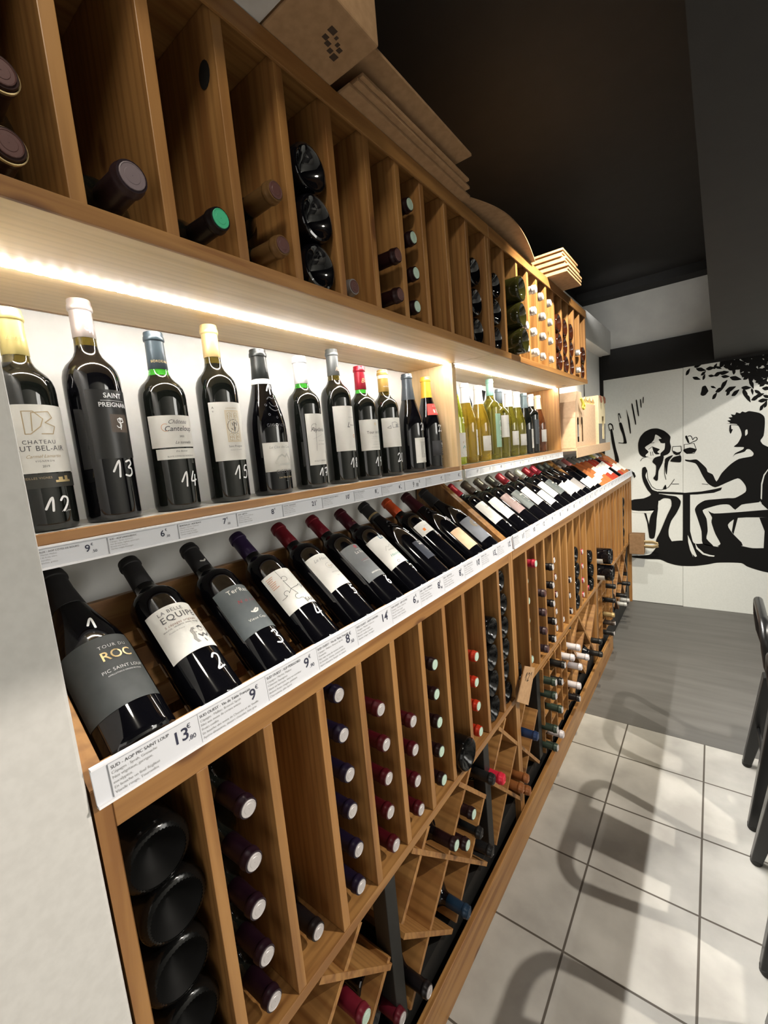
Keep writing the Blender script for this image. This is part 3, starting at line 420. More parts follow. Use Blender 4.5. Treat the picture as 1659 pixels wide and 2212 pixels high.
fw = MB().box(-.9, -.45, -2.6, -2.54, -1.4, 1.1).box(1.55, 2.8, -2.6, -2.54, -1.4, 1.1).box(-.45, 1.55, -2.6, -2.54, .65, 1.1).box(-.45, 1.55, -2.6, -2.54, -1.4, -1.25)
S('wall_front', fw, WHITE2)
GL = mat('window_glass', (1, 1, 1), 0, trans=1, ior=1.02)
wf = S('window_1', MB().box(-.45, -.40, -2.59, -2.55, -1.25, .65).box(1.5, 1.55, -2.59, -2.55, -1.25, .65).box(-.40, 1.5, -2.59, -2.55, .60, .65).box(-.40, 1.5, -2.59, -2.55, -1.25, -1.2), BLACKW)
# dark dropped part of the ceiling over the tables, and the header over the mural doors
S('ceiling_soffit', MB().prism([(-.055, -2.5), (.6, -2.5), (.6, 3.999), (.0, 3.999)], 'z', .452, 1.099), BEAMP)
S('ceiling_beam', MB().box(-.87, 0, 3.86, 4.011, 1.04, 1.1), DEEPB)
S('trim_1', MB().box(-.72, 1.6, 3.985, 4.01, .433, .66), DEEPB)
S('ceiling_bulkhead', MB().box(-.744, -.66, 2.66, 4.011, .62, .80), WHITE, bevel=.003)
# two mural panels of the sliding doors
S('door_1', MB().box(-.716, -.1835, 3.9965, 4.011, -1.395, .430), WHITE2)
S('door_2', MB().box(-.182, 1.6, 3.9945, 4.011, -1.398, .432), WHITE2)
# the painted mural (flat black paint on the doors)
MK = mat('mural_black', (.006, .006, .006), .85, spec=.15); MW = mat('mural_white', (.625, .65, .63), .8)
mu = thing('mural', 'black and white wall painting of a couple toasting at a bistro table under leafy branches', 'mural', (-.1, 3.992, -1.0))
def smooth_loop(P, n=4):
    Q = []; N_ = len(P)
    for i in range(N_):
        p0, p1, p2, p3 = (Vector(P[(i+k) % N_]) for k in (-1, 0, 1, 2))
        for j in range(n):
            t = j/n; m1 = (p2-p0)*.36; m2 = (p3-p1)*.36
            Q.append(tuple((2*t**3-3*t*t+1)*p1+(t**3-2*t*t+t)*m1+(-2*t**3+3*t*t)*p2+(t**3-t*t)*m2))
    return Q
for nm, items in MURAL.items():
    mb = MB()
    for k, (c, pl) in enumerate(items):
        y = 3.9938-(.000006*k if nm == 'leaves' else .00012*(k if nm != 'outline' else 3))
        if c == 's':
            vs_, fs_ = stroke(pl, .0038); mb.add([(x, y, z) for x, z in vs_], fs_, 0); continue
        if nm in ('woman', 'man', 'ground', 'leaves', 'strokes', 'heart', 'butterfly'): pl = smooth_loop(pl, 3)
        mb.poly([(x, y, z) for x, z in pl], 1 if c == 'w' else 0)
    wpart('painted_'+nm, mb, [MK, MW], mu)
# painted leaves on the shelf wall behind the white wines
random.seed(11)
mb = MB()
def leaf2(cy, cz, a, l, x, wd=.22):
    d = Vector((math.cos(a), math.sin(a))); n = Vector((-d.y, d.x)); c = Vector((cy, cz))
    P = [c-d*l*.5, c-d*l*.2+n*l*wd, c+d*l*.15+n*l*wd, c+d*l*.5, c+d*l*.2-n*l*wd*.9, c-d*l*.25-n*l*wd*.8]
    return [(x, p.x, p.y) for p in P]
for cy, cz, a, l in [(1.62,.24,.3,.13),(1.70,.17,-1.0,.12),(1.56,.13,1.2,.09),(1.82,.2,2.2,.12),(1.76,.09,1.4,.12),(1.95,.22,.5,.14),(2.03,.13,-.9,.14),(2.15,.2,1.8,.13),(2.22,.1,1.0,.12),(2.32,.2,-.4,.13),(2.42,.14,1.5,.12),(1.9,.03,1.7,.1),(2.1,.02,1.3,.1)]:
    mb.poly(leaf2(cy, cz, a, l, XW+.0012))
wmesh('leaf_painting', mb, MK, 'black leaf shapes painted on the white wall behind the white wine bottles', 'mural')
mb = MB()
for pts in [[(3.43,.11),(3.47,.11),(3.455,.42),(3.445,.42)],[(3.50,.10),(3.53,.10),(3.52,.21)],[(3.56,.10),(3.58,.10),(3.575,.16)]]:
    mb.poly([(-.7438, y, z) for y, z in pts])
wmesh('grass_painting', mb, MK, 'thin black painted spike shapes on the white wall above the gift cartons', 'mural')

# ------------------------------------------------------------------ upper cabinets
UX = -.548; UB = -.862
def upper_cabinet(y0, y1, divs, label, last_is_end=True):
    t = thing('wall_cabinet', label, 'cabinet', ((UX+UB)/2, (y0+y1)/2, .277))
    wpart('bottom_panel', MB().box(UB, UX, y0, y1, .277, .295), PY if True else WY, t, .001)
    wpart('face_rail', MB().box(UX-.001, UX+.004, y0, y1, .277, .297), WY, t, .0008)
    wpart('top_panel', MB().box(UB, UX, y0, y1, .632, .650), WY, t, .001)
    wpart('face_rail', MB().box(UX-.001, UX+.004, y0, y1, .616, .650), WY, t, .0008)
    wpart('side_panel', MB().box(UB, UX, y0, y0+.018, .295, .632), WZ, t, .001)
    wpart('side_panel', MB().box(UB, UX, y1-.018, y1, .295, .632), WZ, t, .001)
    wpart('back_panel', MB().box(UB-.006, UB, y0, y1, .277, .650), WZ, t)
    for d in divs: wpart('divider', MB().box(UB+.001, UX-.0015, d-.0085, d+.0085, .2955, .6315), WZ, t, .001)
    return t
UD1 = [.226, .331, .438, .546, .656, .764, .870, .970, 1.085, 1.205]
UD2 = [1.468, 1.592, 1.703, 1.808, 1.925, 2.034, 2.152, 2.262, 2.373, 2.485]
uc1 = upper_cabinet(.131, 1.343, UD1, 'honey pine wall cabinet of tall open pigeonholes, above the numbered red wines, nearer the camera')
uc2 = upper_cabinet(1.345, 2.61, UD2, 'honey pine wall cabinet of tall pigeonholes, above the white wines, farther one under the spotlight')
wpart('finger_hole', MB().lathe([(.0, 0), (.016, 0), (.016, .001)], 20).mesh('x', BLACKP) and MB().prism([(UX-.03+.013*math.cos(a*math.pi/8), .552+.018*math.sin(a*math.pi/8)) for a in range(16)], 'y', .4288, .4292), BLACKW, uc1, label='dark round hole in a divider')

# recess between upper cabinets and display trays
def box_thing(name, label, cat, parts, org, group=None):
    t = thing(name, label, cat, org, group=group)
    for (nm, b, m, bev) in parts: wpart(nm, MB().box(*b), m, t, bev)
    return t
up1 = box_thing('upright_panel', 'pale pine upright standing between the red and the white wine shelves', 'panel',
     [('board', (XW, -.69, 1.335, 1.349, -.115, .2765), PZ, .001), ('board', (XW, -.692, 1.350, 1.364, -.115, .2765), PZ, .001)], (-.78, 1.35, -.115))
up2 = box_thing('upright_panel', 'pine upright closing the far end of the white wine shelf', 'panel',
     [('board', (XW, -.69, 2.586, 2.604, -.115, .2765), WZ, .001)], (-.78, 2.595, -.115))
SHELFW = noisy('shelf_laminate', (.60, .60, .57), (.55, .55, .52), 30, .25)
m = mat('clear_glass_shelf', (.9, 1, .95), .02); N, L, b = nodes(m)
tr = N.new('ShaderNodeBsdfTransparent'); tr.inputs[0].default_value = (.86, .92, .89, 1); mx = N.new('ShaderNodeMixShader'); mx.inputs[0].default_value = .13
out = [n for n in N if n.type == 'OUTPUT_MATERIAL'][0]; L.new(tr.outputs[0], mx.inputs[1]); L.new(b.outputs[0], mx.inputs[2]); L.new(mx.outputs[0], out.inputs[0])
SHELFG = m
for y0, y1, sm, lab in [(.131, 1.334, SHELFW, 'narrow wall shelf carrying the red wines numbered 12 to 22'), (1.366, 2.585, SHELFG, 'glass wall shelf with pine front edge carrying the white wines')]:
    t = thing('wall_shelf', lab, 'shelf', (-.78, (y0+y1)/2, -.078))
    wpart('shelf_board', MB().box(-.864, -.697, y0, y1, -.074, -.064), sm, t)
    wpart('front_trim', MB().box(-.697, -.684, y0, y1, -.077, -.0625), WY, t, .001)

# LED strips
m = mat('led_phosphor', (1, .96, .90), emit=LED_STRENGTH); LEDM = m
LEDT = mat('led_tape', (1, .97, .92), emit=LED_STRENGTH*.25)
for y0, y1, lab in [(.135, 1.342, 'glowing white LED strip under the near wall cabinet'), (1.347, 2.605, 'glowing white LED strip under the far wall cabinet')]:
    t = thing('led_strip', lab, 'light strip', (-.707, (y0+y1)/2, .275))
    wpart('tape', MB().box(-.712, -.702, y0, y1, .2752, .2768), LEDT, t)
    mb = MB(); n = int((y1-y0)/.0168)
    for i in range(n):
        y = y0+.008+i*.0168; mb.box(-.7100, -.7040, y-.0042, y+.0042, .2738, .2751)
    o = wpart('diodes', mb, LEDM, t); o['kind'] = 'stuff'

# ------------------------------------------------------------------ lower cabinets with display trays
FX = -.53; BX = -.862
def side(y0, y1):
    return MB().prism([(FX, -.878), (FX, -.330), (-.548, -.312), (-.785, -.108), (BX, -.108), (BX, -.878)], 'y', y0, y1)
def lower_cabinet(y0, y1, divs, label):
    t = thing('wine_rack_cabinet', label, 'cabinet', ((FX+BX)/2, (y0+y1)/2, -.878))
    wpart('side_panel', side(y0, y0+.017), WZ, t, .001)
    wpart('side_panel', side(y1-.017, y1), WZ, t, .001)
    a, b = y0+.0175, y1-.0175
    wpart('front_rail', MB().box(-.548, FX, a, b, -.386, -.312), WY, t, .001)
    wpart('base_shelf', MB().box(BX, FX, a, b, -.878, -.858), WY, t, .001)
    wpart('back_panel', MB().box(BX-.006, BX, y0, y1, -.878, -.35), WZ, t)
    wpart('display_back', MB().box(-.772, -.758, a, b, -.40, -.186), WY, t, .001)
    # slats the display bottles lie on, sloping up to the back
    ux, uz = -.766, .643
    for s in (.035, .115, .19):
        cx = -.557+ux*s-.643*.040; cz = -.343+uz*s-.766*.040
        P = [(cx+ux*u+.643*v, cz+uz*u+.766*v) for u, v in ((-.014, -.012), (.014, -.012), (.014, 0), (-.014, 0))]
        wpart('display_slat', MB().prism(P, 'y', a, b), WY, t, .001)
    for d in divs: wpart('divider', MB().box(BX+.001, FX-.001, d-.0085, d+.0085, -.8575, -.3865), WZ, t, .001)
    return t
LD1 = [.252, .358, .468, .570, .678, .788, .896, 1.003, 1.121, 1.240]
LD2 = [1.498, 1.600, 1.704, 1.817, 1.927, 2.034, 2.155, 2.287, 2.411]
LD3 = [2.745+.118*i for i in range(11)]
lc1 = lower_cabinet(.131, 1.347, LD1, 'honey pine floor cabinet of deep bottle pigeonholes under the display of bottles 1 to 11')
lc2 = lower_cabinet(1.348, 2.625, LD2, 'honey pine pigeonhole floor cabinet in the middle, under the brightly lit red wines')
lc3 = lower_cabinet(2.626, 3.99, LD3, 'honey pine pigeonhole floor cabinet at the far end by the mural, under the rose wines')
for k, (a_, b_) in enumerate([(.131, .1475), (1.330, 1.347), (1.348, 1.365), (2.608, 2.625), (2.626, 2.643), (3.973, 3.99)]):
    wmesh('end_panel', MB().box(-.80, -.531, a_, b_, -1.399, -.8785), WZ, 'pine end panel under the floor cabinets, ' + ['at the white pier', 'right end of the near racks', 'left end of the middle racks', 'right end of the middle racks', 'left end of the far racks', 'at the mural'][k], 'panel', bevel=.001)
wmesh('plinth', MB().box(-.530, -.514, .131, 3.0, -1.4, -1.288), WY, 'pine plinth board running along the floor under the bottle racks', 'plinth', bevel=.002)
wmesh('black_backing', MB().box(-.868, -.803, .150, 1.328, -1.399, -.880), BLACKW, 'black backing behind the diamond bottle racks nearest the camera', 'backing')
wmesh('black_backing', MB().box(-.868, -.80, 1.367, 2.606, -1.399, -.880), BLACKW, 'black backing behind the cube bottle racks in the middle', 'backing')
wmesh('black_backing', MB().box(-.868, -.80, 2.645, 3.97, -1.399, -.880), BLACKW, 'black backing behind the bottle racks at the far end', 'backing')
wmesh('rack_base', MB().box(-.80, -.552, .150, 3.97, -1.399, -1.247), BLACKW, 'black base board behind the pine plinth, under all the racks', 'base')
POSTS = [.602, 1.090, 1.578, 2.055, 2.655, 3.15, 3.76]
names = ['nearest', 'second', 'third', 'fourth', 'fifth', 'sixth', 'farthest']
for k, y in enumerate(POSTS):
    wmesh('support_post', MB().box(-.575, -.535, y-.018, y+.018, -1.2465, -.8785), POSTM, 'black square post under the floor cabinets, %s from the camera' % names[k], 'post', bevel=.002)

# lattice racks between the posts
def clip(p, d, y0, y1, z0, z1):
    t0, t1 = -9, 9
    for q, dd, lo, hi in ((p[0], d[0], y0, y1), (p[1], d[1], z0, z1)):
        a, b = (lo-q)/dd, (hi-q)/dd
        if a > b: a, b = b, a
        t0 = max(t0, a); t1 = min(t1, b)
    return (t0, t1) if t1-t0 > .05 else None
def diamond(y0, y1, desc, asc, label, xf=-.532, th=.011, m=None):
    t = thing('diamond_rack', label, 'bottle rack', (-.66, (y0+y1)/2, -1.246))
    r = math.sqrt(.5)
    for cs, s in ((desc, -1), (asc, 1)):
        for c in cs:
            # line: z = c + s*y
            p = (0.0, c); d = (r, s*r); q = clip(p, d, y0+.006, y1-.006, -1.243, -.885)
            if not q: continue
            n = (-d[1], d[0]); a = (p[0]+d[0]*q[0], p[1]+d[1]*q[0]); b = (p[0]+d[0]*q[1], p[1]+d[1]*q[1])
            P = [(a[0]+n[0]*th/2, a[1]+n[1]*th/2), (b[0]+n[0]*th/2, b[1]+n[1]*th/2), (b[0]-n[0]*th/2, b[1]-n[1]*th/2), (a[0]-n[0]*th/2, a[1]-n[1]*th/2)]
            wpart('slat', MB().prism(P, 'x', -.79, xf-(.002 if s > 0 else 0)), WX, t, .0008)
    return t
def grid(y0, y1, ny, nz, label, xf=-.525, rodded=False):
    t = thing('cube_rack', label, 'bottle rack', (-.66, (y0+y1)/2, -1.246))
    for i in range(ny+1):
        y = y0+.008+(y1-y0-.016)*i/ny
        wpart('upright', MB().box(-.79, xf, y-.004, y+.004, -1.243, -.886), WX, t, .0006)
    for j in range(nz+1):
        z = -1.238+(.348)*j/nz
        wpart('cross_slat', MB().box(-.79, xf-.006, y0+.009, y1-.009, z-.004, z+.004), WX, t, .0006)
    return t
diamond(.152, .582, [-.49, -.70], [-1.39, -1.62], 'pine diamond bottle rack nearest the camera, below the purple capped bottles')
diamond(.622, 1.070, [.03, -.20, -.42], [-1.645, -1.87, -2.09], 'pine diamond bottle rack between the first two black posts, holding the blue capped bottle')
diamond(1.110, 1.558, [.30, .09, -.13], [-2.13, -2.36, -2.58], 'pine diamond bottle rack between the second and third black posts, holding red and amber necks')
grid(1.600, 2.036, 5, 5, 'pine cube bottle rack of small square cells, holding green and white capped bottles')
diamond(2.076, 2.636, [1.32, 1.08, .84], [-3.10, -3.34, -3.58, -3.82], 'pine diamond bottle rack in the far middle, beyond the cube rack', th=.014)
grid(2.676, 3.132, 4, 4, 'pine slatted bottle rack beyond the fifth black post', xf=-.535)
diamond(3.17, 3.742, [2.10, 2.40, 2.66], [-4.10, -4.35, -4.6, -4.85], 'pine diamond bottle rack at the far end beside the mural')

# ------------------------------------------------------------------ price rails and cards
CLEAR = mat('clear_plastic', (.86, .86, .90), .12, spec=.6)
def rail(y0, y1, x, ztop, zbot, xb, label):
    t = thing('price_rail', label, 'price rail', (x, (y0+y1)/2, zbot))
    wpart('backing', MB().prism([(x, ztop), (x-.003, ztop), (xb-.003, zbot), (xb, zbot)], 'y', y0, y1), CARDM, t)
    wpart('lip', MB().prism([(xb-.003, zbot-.001), (xb+.004, zbot-.001), (xb+.004, zbot+.002), (xb-.003, zbot+.002)], 'y', y0, y1), CLEAR, t, label='clear bottom lip')
    wpart('lip', MB().prism([(x-.003, ztop-.001), (x+.003, ztop-.001), (x+.003, ztop+.0015), (x-.003, ztop+.0015)], 'y', y0, y1), CLEAR, t, label='clear top lip')
    return t
def card(y0, y1, x, ztop, zbot, xb, lines, price, cents, label, hand=None, hide=False):
    """white card in the rail: description left, price right; local frame u along y, v up the card"""
    ln = math.hypot(ztop-zbot, xb-x); ang = math.atan2(xb-x, ztop-zbot)
    t = thing('price_card', label, 'price card', (xb+.0008, (y0+y1)/2, zbot+.001), (0, -ang, 0))
    h = ln-.004; w = y1-y0
    lpart('card', MB().box(0, .0008, -w/2, w/2, .001, h), CARDM, t)
    mbs = {}
    def put(vf, m): mbs.setdefault(m.name, (m, MB()))[1].add([(.0013, u, v) for u, v in vf[0]], vf[1])
    put(([(-w/2, .001), (-w/2+.00022, .001), (-w/2+.00022, h), (-w/2, h)], [(0, 1, 2, 3)]), INKL)
    if lines:
        k = h/.0345
        put(*T(lines[0], .0047*k, -w/2+.002, h-.0045*k, INKG, .004, align='LEFT'))
        for i, s in enumerate(lines[1:]):
            put(*T(s, .0041*k, -w/2+.002, h-(.0098+.0050*i)*k, INKL, 0, align='LEFT'))
    if price:
        k = h/.0345; px = w/2-.024 if lines else 0
        put(*T(price, .0195*k, px, h*.60, INKN, .012)); px += (.0085 if len(price) > 1 else .0055)*k+.002
        put(*T('€', .0075*k, px, h*.80, INKN)); 
        if cents: put(*T('.'+cents, .0075*k, px+.002, h*.40, INKN))
    if hand:
        for vf in hand: put(vf, INKB)
    mb = MB(); ms = []
    for k_, (m, q) in mbs.items():
        ms.append(m); mb.add(q.v, q.f, len(ms)-1)
    lpart('lettering', mb, ms, t)
    return t
rail(.132, 1.346, -.5235, -.303, -.345, -.5195, 'clear price rail along the near display tray of bottles 1 to 11')
rail(1.356, 2.622, -.5235, -.303, -.345, -.5195, 'clear price rail along the middle display tray')
rail(2.634, 3.985, -.5235, -.303, -.345, -.5195, 'clear price rail along the far display tray of rose wines')
rail(.132, 1.334, -.679, -.078, -.106, -.679, 'clear price rail under the near shelf of upright red wines')
rail(1.366, 2.585, -.679, -.078, -.106, -.679, 'clear price rail under the shelf of white wines')
REF1 = ['bottle with the charcoal Tour du Roc label', 'bottle lettered La Belle Equipe', 'slate labelled Ter Raz bottle', 'purple capped jigsaw bottle', 'deep red capped bottle with plain cream label', 'grey labelled bottle with red crest', 'bottle with a blue framed ivory label', 'bottle with small navy label', 'orange capped bottle', 'bottle with kraft coloured label', 'bottle with golden C rings']
REF2 = ['large monogram label beside the pier', 'Saint Preignan black label', 'Chateau Canteloup bottle', 'pale gold capped bottle with circled monogram', 'embossed Gicondas bottle', 'white capped bottle with flowing script', 'grey capped bottle with copper stamp', 'red capped Tour de B bottle', '', 'bottle printed with nested squares', 'orange capped bottle with red neck tag']
LOW = [
 (.148, .2515, ['SUD - AOP PIC SAINT LOUP', 'Cépages : Syrah, Grenache', 'Nez végétaux, garrigue,', 'eucalyptus.', 'En bouche un final Réglissé', 'Viande rouge, Tournedos'], '13', '80'),
 (.252, .3575, ['SUD OUEST - Vin de Table Français', 'Cépages : Malbec, Braucol, Syrah', 'Nez aux notes de cerises noires', 'Fruits confits', 'En bouche des notes de Chocolat et de Vanille', 'Apéro-dinatoires, dessert chocolat, foie gras'], '9', ''),
 (.358, .4615, ['SUD OUEST - IGP PERIGORD', 'Cépages : Merlot, Malbec', 'Cabernet Sauvignon', 'Elevé en barrique, tout en rondeur', 'Arôme fruits rouges, puissant', 'Charcuterie, plat épicé'], '9', '90'),
 (.462, .5615, ['SUD OUEST - Vin de Table Français', 'Cépages : Malbec, Braucol, Syrah,', 'Grenache', 'Nez aux notes de cerises noires', 'En bouche, charnu, saveurs mûres', 'Apéro-dinatoire, burger de canard'], '8', '50')]
rest = [('14', ''), ('6', '50'), ('8', '90'), ('8', '50'), ('10', ''), ('13', '90'), ('12', '')]
gen = ['Cépages : Merlot, Cabernet', 'Nez de fruits rouges', 'Bouche ronde et souple', 'Viandes rouges, fromages']
edges = [.562, .672, .782, .890, 1.0, 1.108, 1.222, 1.342]
heads = ['SUD OUEST - AOP CAHORS', 'SUD OUEST - IGP COTES', 'SUD - AOP CORBIERES', 'SUD - AOP FITOU', 'SUD - IGP PAYS D OC', 'RHONE - AOP', 'SUD - AOP']
for i, (p, c) in enumerate(rest): LOW.append((edges[i], edges[i+1]-.0005, [heads[i]]+gen, p, c))
ords = ['first', 'second', 'third', 'fourth', 'fifth', 'sixth', 'seventh', 'eighth', 'ninth', 'tenth', 'eleventh', 'twelfth', 'thirteenth']
for i, (a, b, ln, p, c) in enumerate(LOW):
    card(a, b, -.5235, -.303, -.345, -.5195, ln, p, c, 'white price card on near tray under the '+REF1[i])
MID = [(.150, .240, ['BORDEAUX - AOP CÔTES DE BOURG', 'Cépages : Merlot, Malbec', 'Nez boisé de fruits mûrs,', 'mûres et myrtilles.', 'Viandes blanches, grillées'], '9', '50'),
 (.242, .342, ['SUD - AOP LANGUEDOC', 'Cépages : Syrah, Grenache', 'Nez de cassis, réglisse, poivre gris', 'Bouche très fraîche', 'Viandes rouges, Fromages'], '6', '50'),
 (.344, .450, ['BORDEAUX - AOP BLAYE']+gen, '7', '50'), (.452, .555, ['SUD - IGP OC']+gen, '8', ''), (.557, .665, ['RHONE - GIGONDAS']+gen, '21', ''),
 (.667, .772, ['BORDEAUX - AOP HAUT MEDOC']+gen, '10', ''), (.774, .880, ['SUD - AOP LANGUEDOC']+gen, '8', '50'), (.882, .985, ['BORDEAUX - AOP BORDEAUX']+gen, '6', '90'),
 (.987, 1.098, None, None, None), (1.10, 1.213, ['SUD - FAUGERES']+gen, '7', '90'), (1.215, 1.332, ['SUD - AOP TERRASSES']+gen, '8', '90')]
for i, (a, b, ln, p, c) in enumerate(MID):
    if ln: card(a, b, -.679, -.078, -.106, -.679, ln, p, c, 'white price card on shelf edge under the '+REF2[i])
    else:
        hd = []
        for s, dx in (('9', -.012), ('7', .004), ('0', .011)): hd.append(shift(number(s, .014 if s == '9' else .009, .0012), dx, .013 if s == '9' else .010))
        hd.append(shift(text_polys('€', .010, 0), .021, .018))
        card(a, b, -.679, -.078, -.106, -.679, None, None, None, 'price card handwritten in black pen below the bottle with a drawn chateau', hand=hd)
M2 = ['17', '7', '10', '9', '11', '8', '9', '12', '8', '7', '9']
for i, p in enumerate(M2):
    a = 1.368+i*.1105; card(a, a+.110, -.679, -.078, -.106, -.679, ['LOIRE - AOP']+gen, p, '', 'white price card below the white wines, %s from the left on the glass shelf edge' % ords[i])
L2 = ['11', '10', '12', '9', '8', '14', '10', '9', '7', '8', '12']
for i, p in enumerate(L2):
    a = 1.358+i*.1148; card(a, a+.1143, -.5235, -.303, -.345, -.5195, ['BORDEAUX - AOP']+gen, p, '', 'white price card on the middle tray rail, %s from the left' % ords[i])
L3 = ['9', '8', '7', '10', '9', '8', '7', '9', '11', '8', '9']
for i, p in enumerate(L3):
    a = 2.636+i*.1225; card(a, a+.122, -.5235, -.303, -.345, -.5195, ['PROVENCE - ROSE']+gen[:2], p, '', 'white price card on the far tray rail, %s from the left' % ords[i])

# ------------------------------------------------------------------ bottles 12 to 22, upright on the shelf
SZ = -.064
def up(y, x=-.76): return (x, y, SZ+.0004)
bottle('red wine bottle numbered 12 with yellow gold capsule and large monogram, beside the white pier', 'bordeaux', .30, .0375, DGLASS, foil((.58,.48,.18)), up(.200), neck=ONECK,
  lab=[(.080,.171,-85,85,PAPER),(.0595,.0785,-85,85,mat('dark_band',(.03,.03,.025),.5))], num='12', numz=.034, numa=10, numh=.023,
  art={0:[(stroke([(-.016,.132),(-.016,.162),(-.004,.162),(.006,.152),(.002,.142),(-.010,.132),(-.016,.132)],.0012),TAN),(stroke([(-.008,.136),(-.006,.160),(.014,.162),(.018,.154),(.008,.147),(.020,.142),(.016,.132),(.002,.132)],.0012),TAN),
   T('CHATEAU',.0075,-.002,.121,INKG,0,0,1.2),T('HAUT BEL-AIR',.0098,-.006,.1125,INKG,0,0,1.1),T('Carmel Lamartin',.006,0,.102,TAN,0,.4),T('VIGNERON',.0034,0,.0955,INKG,0,0,1.4),T('2019',.0042,0,.0885,INKG)],
   1:[T('VIEILLES VIGNES',.0042,-.012,.073,TAN,0,0,1.1),(rect(.008,.030,.066,.069),GOLD),(rect(.012,.018,.069,.073),GOLD),(rect(.021,.026,.069,.0745),GOLD)],-1:[T('Lamar',.010,0,.262,GOLD,0,.4)]})
SILV = foil((.36,.31,.29), .5)
SPm = [(stroke([(.004,.005),(.001,.0075),(-.003,.006),(-.002,.002),(.003,-.002),(.002,-.006),(-.003,-.0065),(-.005,-.004)],.0014),CHALK),(stroke([(.001,.008),(.001,-.009)],.0016),CHALK),(stroke([(.001,.008),(.006,.007),(.007,.002),(.001,.0)],.0014),CHALK)]
bottle('tall wine bottle numbered 13 with silver capsule and black label lettered Saint Preignan', 'bordeaux', .33, .038, BGLASS, SILV, up(.288), caplo=.835, neck=ONECK,
  lab=[(.094,.196,-38,60,mat('black_label',(.012,.012,.012),.35)),(.133,.160,2,46,mat('brown_label',(.09,.065,.05),.5))], num='13', numz=.078, numa=16, numh=.024,
  art={0:[T('SAINT',.0100,.011,.187,CHALK,.02,0,1.05),(rect(-.008,.030,.1795,.1800),CHALK),T('PREIGNAN',.0092,.011,.1735,CHALK,.02,0,1.02)],1:[(shift(v,.015,.1465),m_) for v,m_ in SPm],-1:[(shift(v,.002,.292),m_) for v,m_ in SPm]})
bottle('wine bottle numbered 14 with grey-blue capsule, green neck and Chateau Canteloup label', 'bordeaux', .30, .0375, DGLASS, foil((.045,.065,.08)), up(.393), caplo=.80, neck=GGLASS,
  lab=[(.107,.160,-72,72,PAPER),(.087,.1045,-62,70,PAPER)], num='14', numz=.052, numa=14, numh=.024,
  art={0:[T('Château',.0098,.000,.149,INKG,0,.4),T('Canteloup',.0120,.002,.1375,INKG,.008,.25),(ring(-.021,.140,.006,.0008,60,300),mat('copper_ink',(.55,.25,.12),.5)),T('2022',.0042,.004,.1245,INKG,.01),T('La tonnelle',.0068,.006,.1145,INKG,0,.4)],
   1:[T('Eric Bonnet',.0042,0,.1000,INKG,0,.4),T('BLAYE CÔTES DE BORDEAUX',.0036,0,.0915,INKG)],-1:[T('BORDEAUX',.0058,-.001,.252,GOLD,0,0,1.1)]})
bottle('tall wine bottle numbered 15 with pale gold capsule and circled monogram on white label', 'bordeaux', .33, .0375, DGLASS, foil((.60,.44,.20)), up(.500), caplo=.825, neck=ONECK,
  lab=[(.078,.186,-62,62,PAPER)], num='15', numz=.055, numa=12, numh=.024,
  art={0:[T('A',.006,-.034,.176,INKB),T('9/',.004,-.034,.169,INKB),(rect(-.014,.016,.112,.171),mat('label_tan',(.62,.54,.40),.7)),(rect(-.0115,.0135,.1145,.1685),PAPER),(ring(.001,.141,.0125,.0010),INKG)]+[(shift(v_,.001,.141),INKB) for v_,m_ in SPm]+
   [(ring(sx,zz,.004,.0008,0,300,12),TAN) for sx in (-.006,.008) for zz in (.162,.158,.124,.119)]+[T('LANGUEDOC',.0040,.001,.1745,TAN),T('Saint Preignan',.0052,.001,.104,INKG),T('PRODUIT DE FRANCE',.0026,.001,.097,INKL)]})
def arms(cz):
    it=[(ring(0,cz,.012,.002,200,340),CHALK),(ring(0,cz+.006,.009,.0016,190,350),CHALK),(stroke([(-.012,cz+.012),(-.006,cz+.017),(0,cz+.013),(.006,cz+.017),(.012,cz+.012)],.0018),CHALK)]
    return it
EMB = mat('embossed_glass', (.10,.10,.11), .08, spec=1)
def emb(cz): return [(v,EMB) for v,_ in arms(cz)]+[(ring(x,z,.002,.0012),EMB) for x,z in ((-.016,cz-.02),(.016,cz-.02),(-.018,cz),(.018,cz),(0,cz-.026))]+[T('GIGONDAS',.009,0,cz-.042,EMB,.01,0,1.2)]
bottle('sloping black bottle numbered 16 with embossed glass and cream label lettered Gicondas', 'burgundy', .30, .041, BGLASS, foil((.022,.025,.025)), up(.607), caplo=.80, cap_extra=[(.765,.80,PAPER)],
  lab=[(.019,.108,-56,72,PAPER)], num='16', numz=.218, numa=18, numh=.020,
  art={0:[T('Le Clos des Cazeaux',.0075,.004,.098,INKL,0,.3),(rect(-.014,.022,.060,.0605),INKL),(stroke([(-.018,.066),(-.010,.078),(-.002,.082),(.006,.077),(.012,.083),(.022,.070),(.026,.064)],.0035),mat('sketch_grey',(.50,.50,.47),.8)),(stroke([(-.016,.062),(.026,.062)],.004),mat('sketch_grey',(.5,.5,.47),.8)),
   T('GICONDAS',.0098,.006,.047,INKG),T('Les Hauts Blancs',.0055,.004,.035,TAN,0,.4),T('2021',.004,.006,.026,INKL)],-1:emb(.185)})
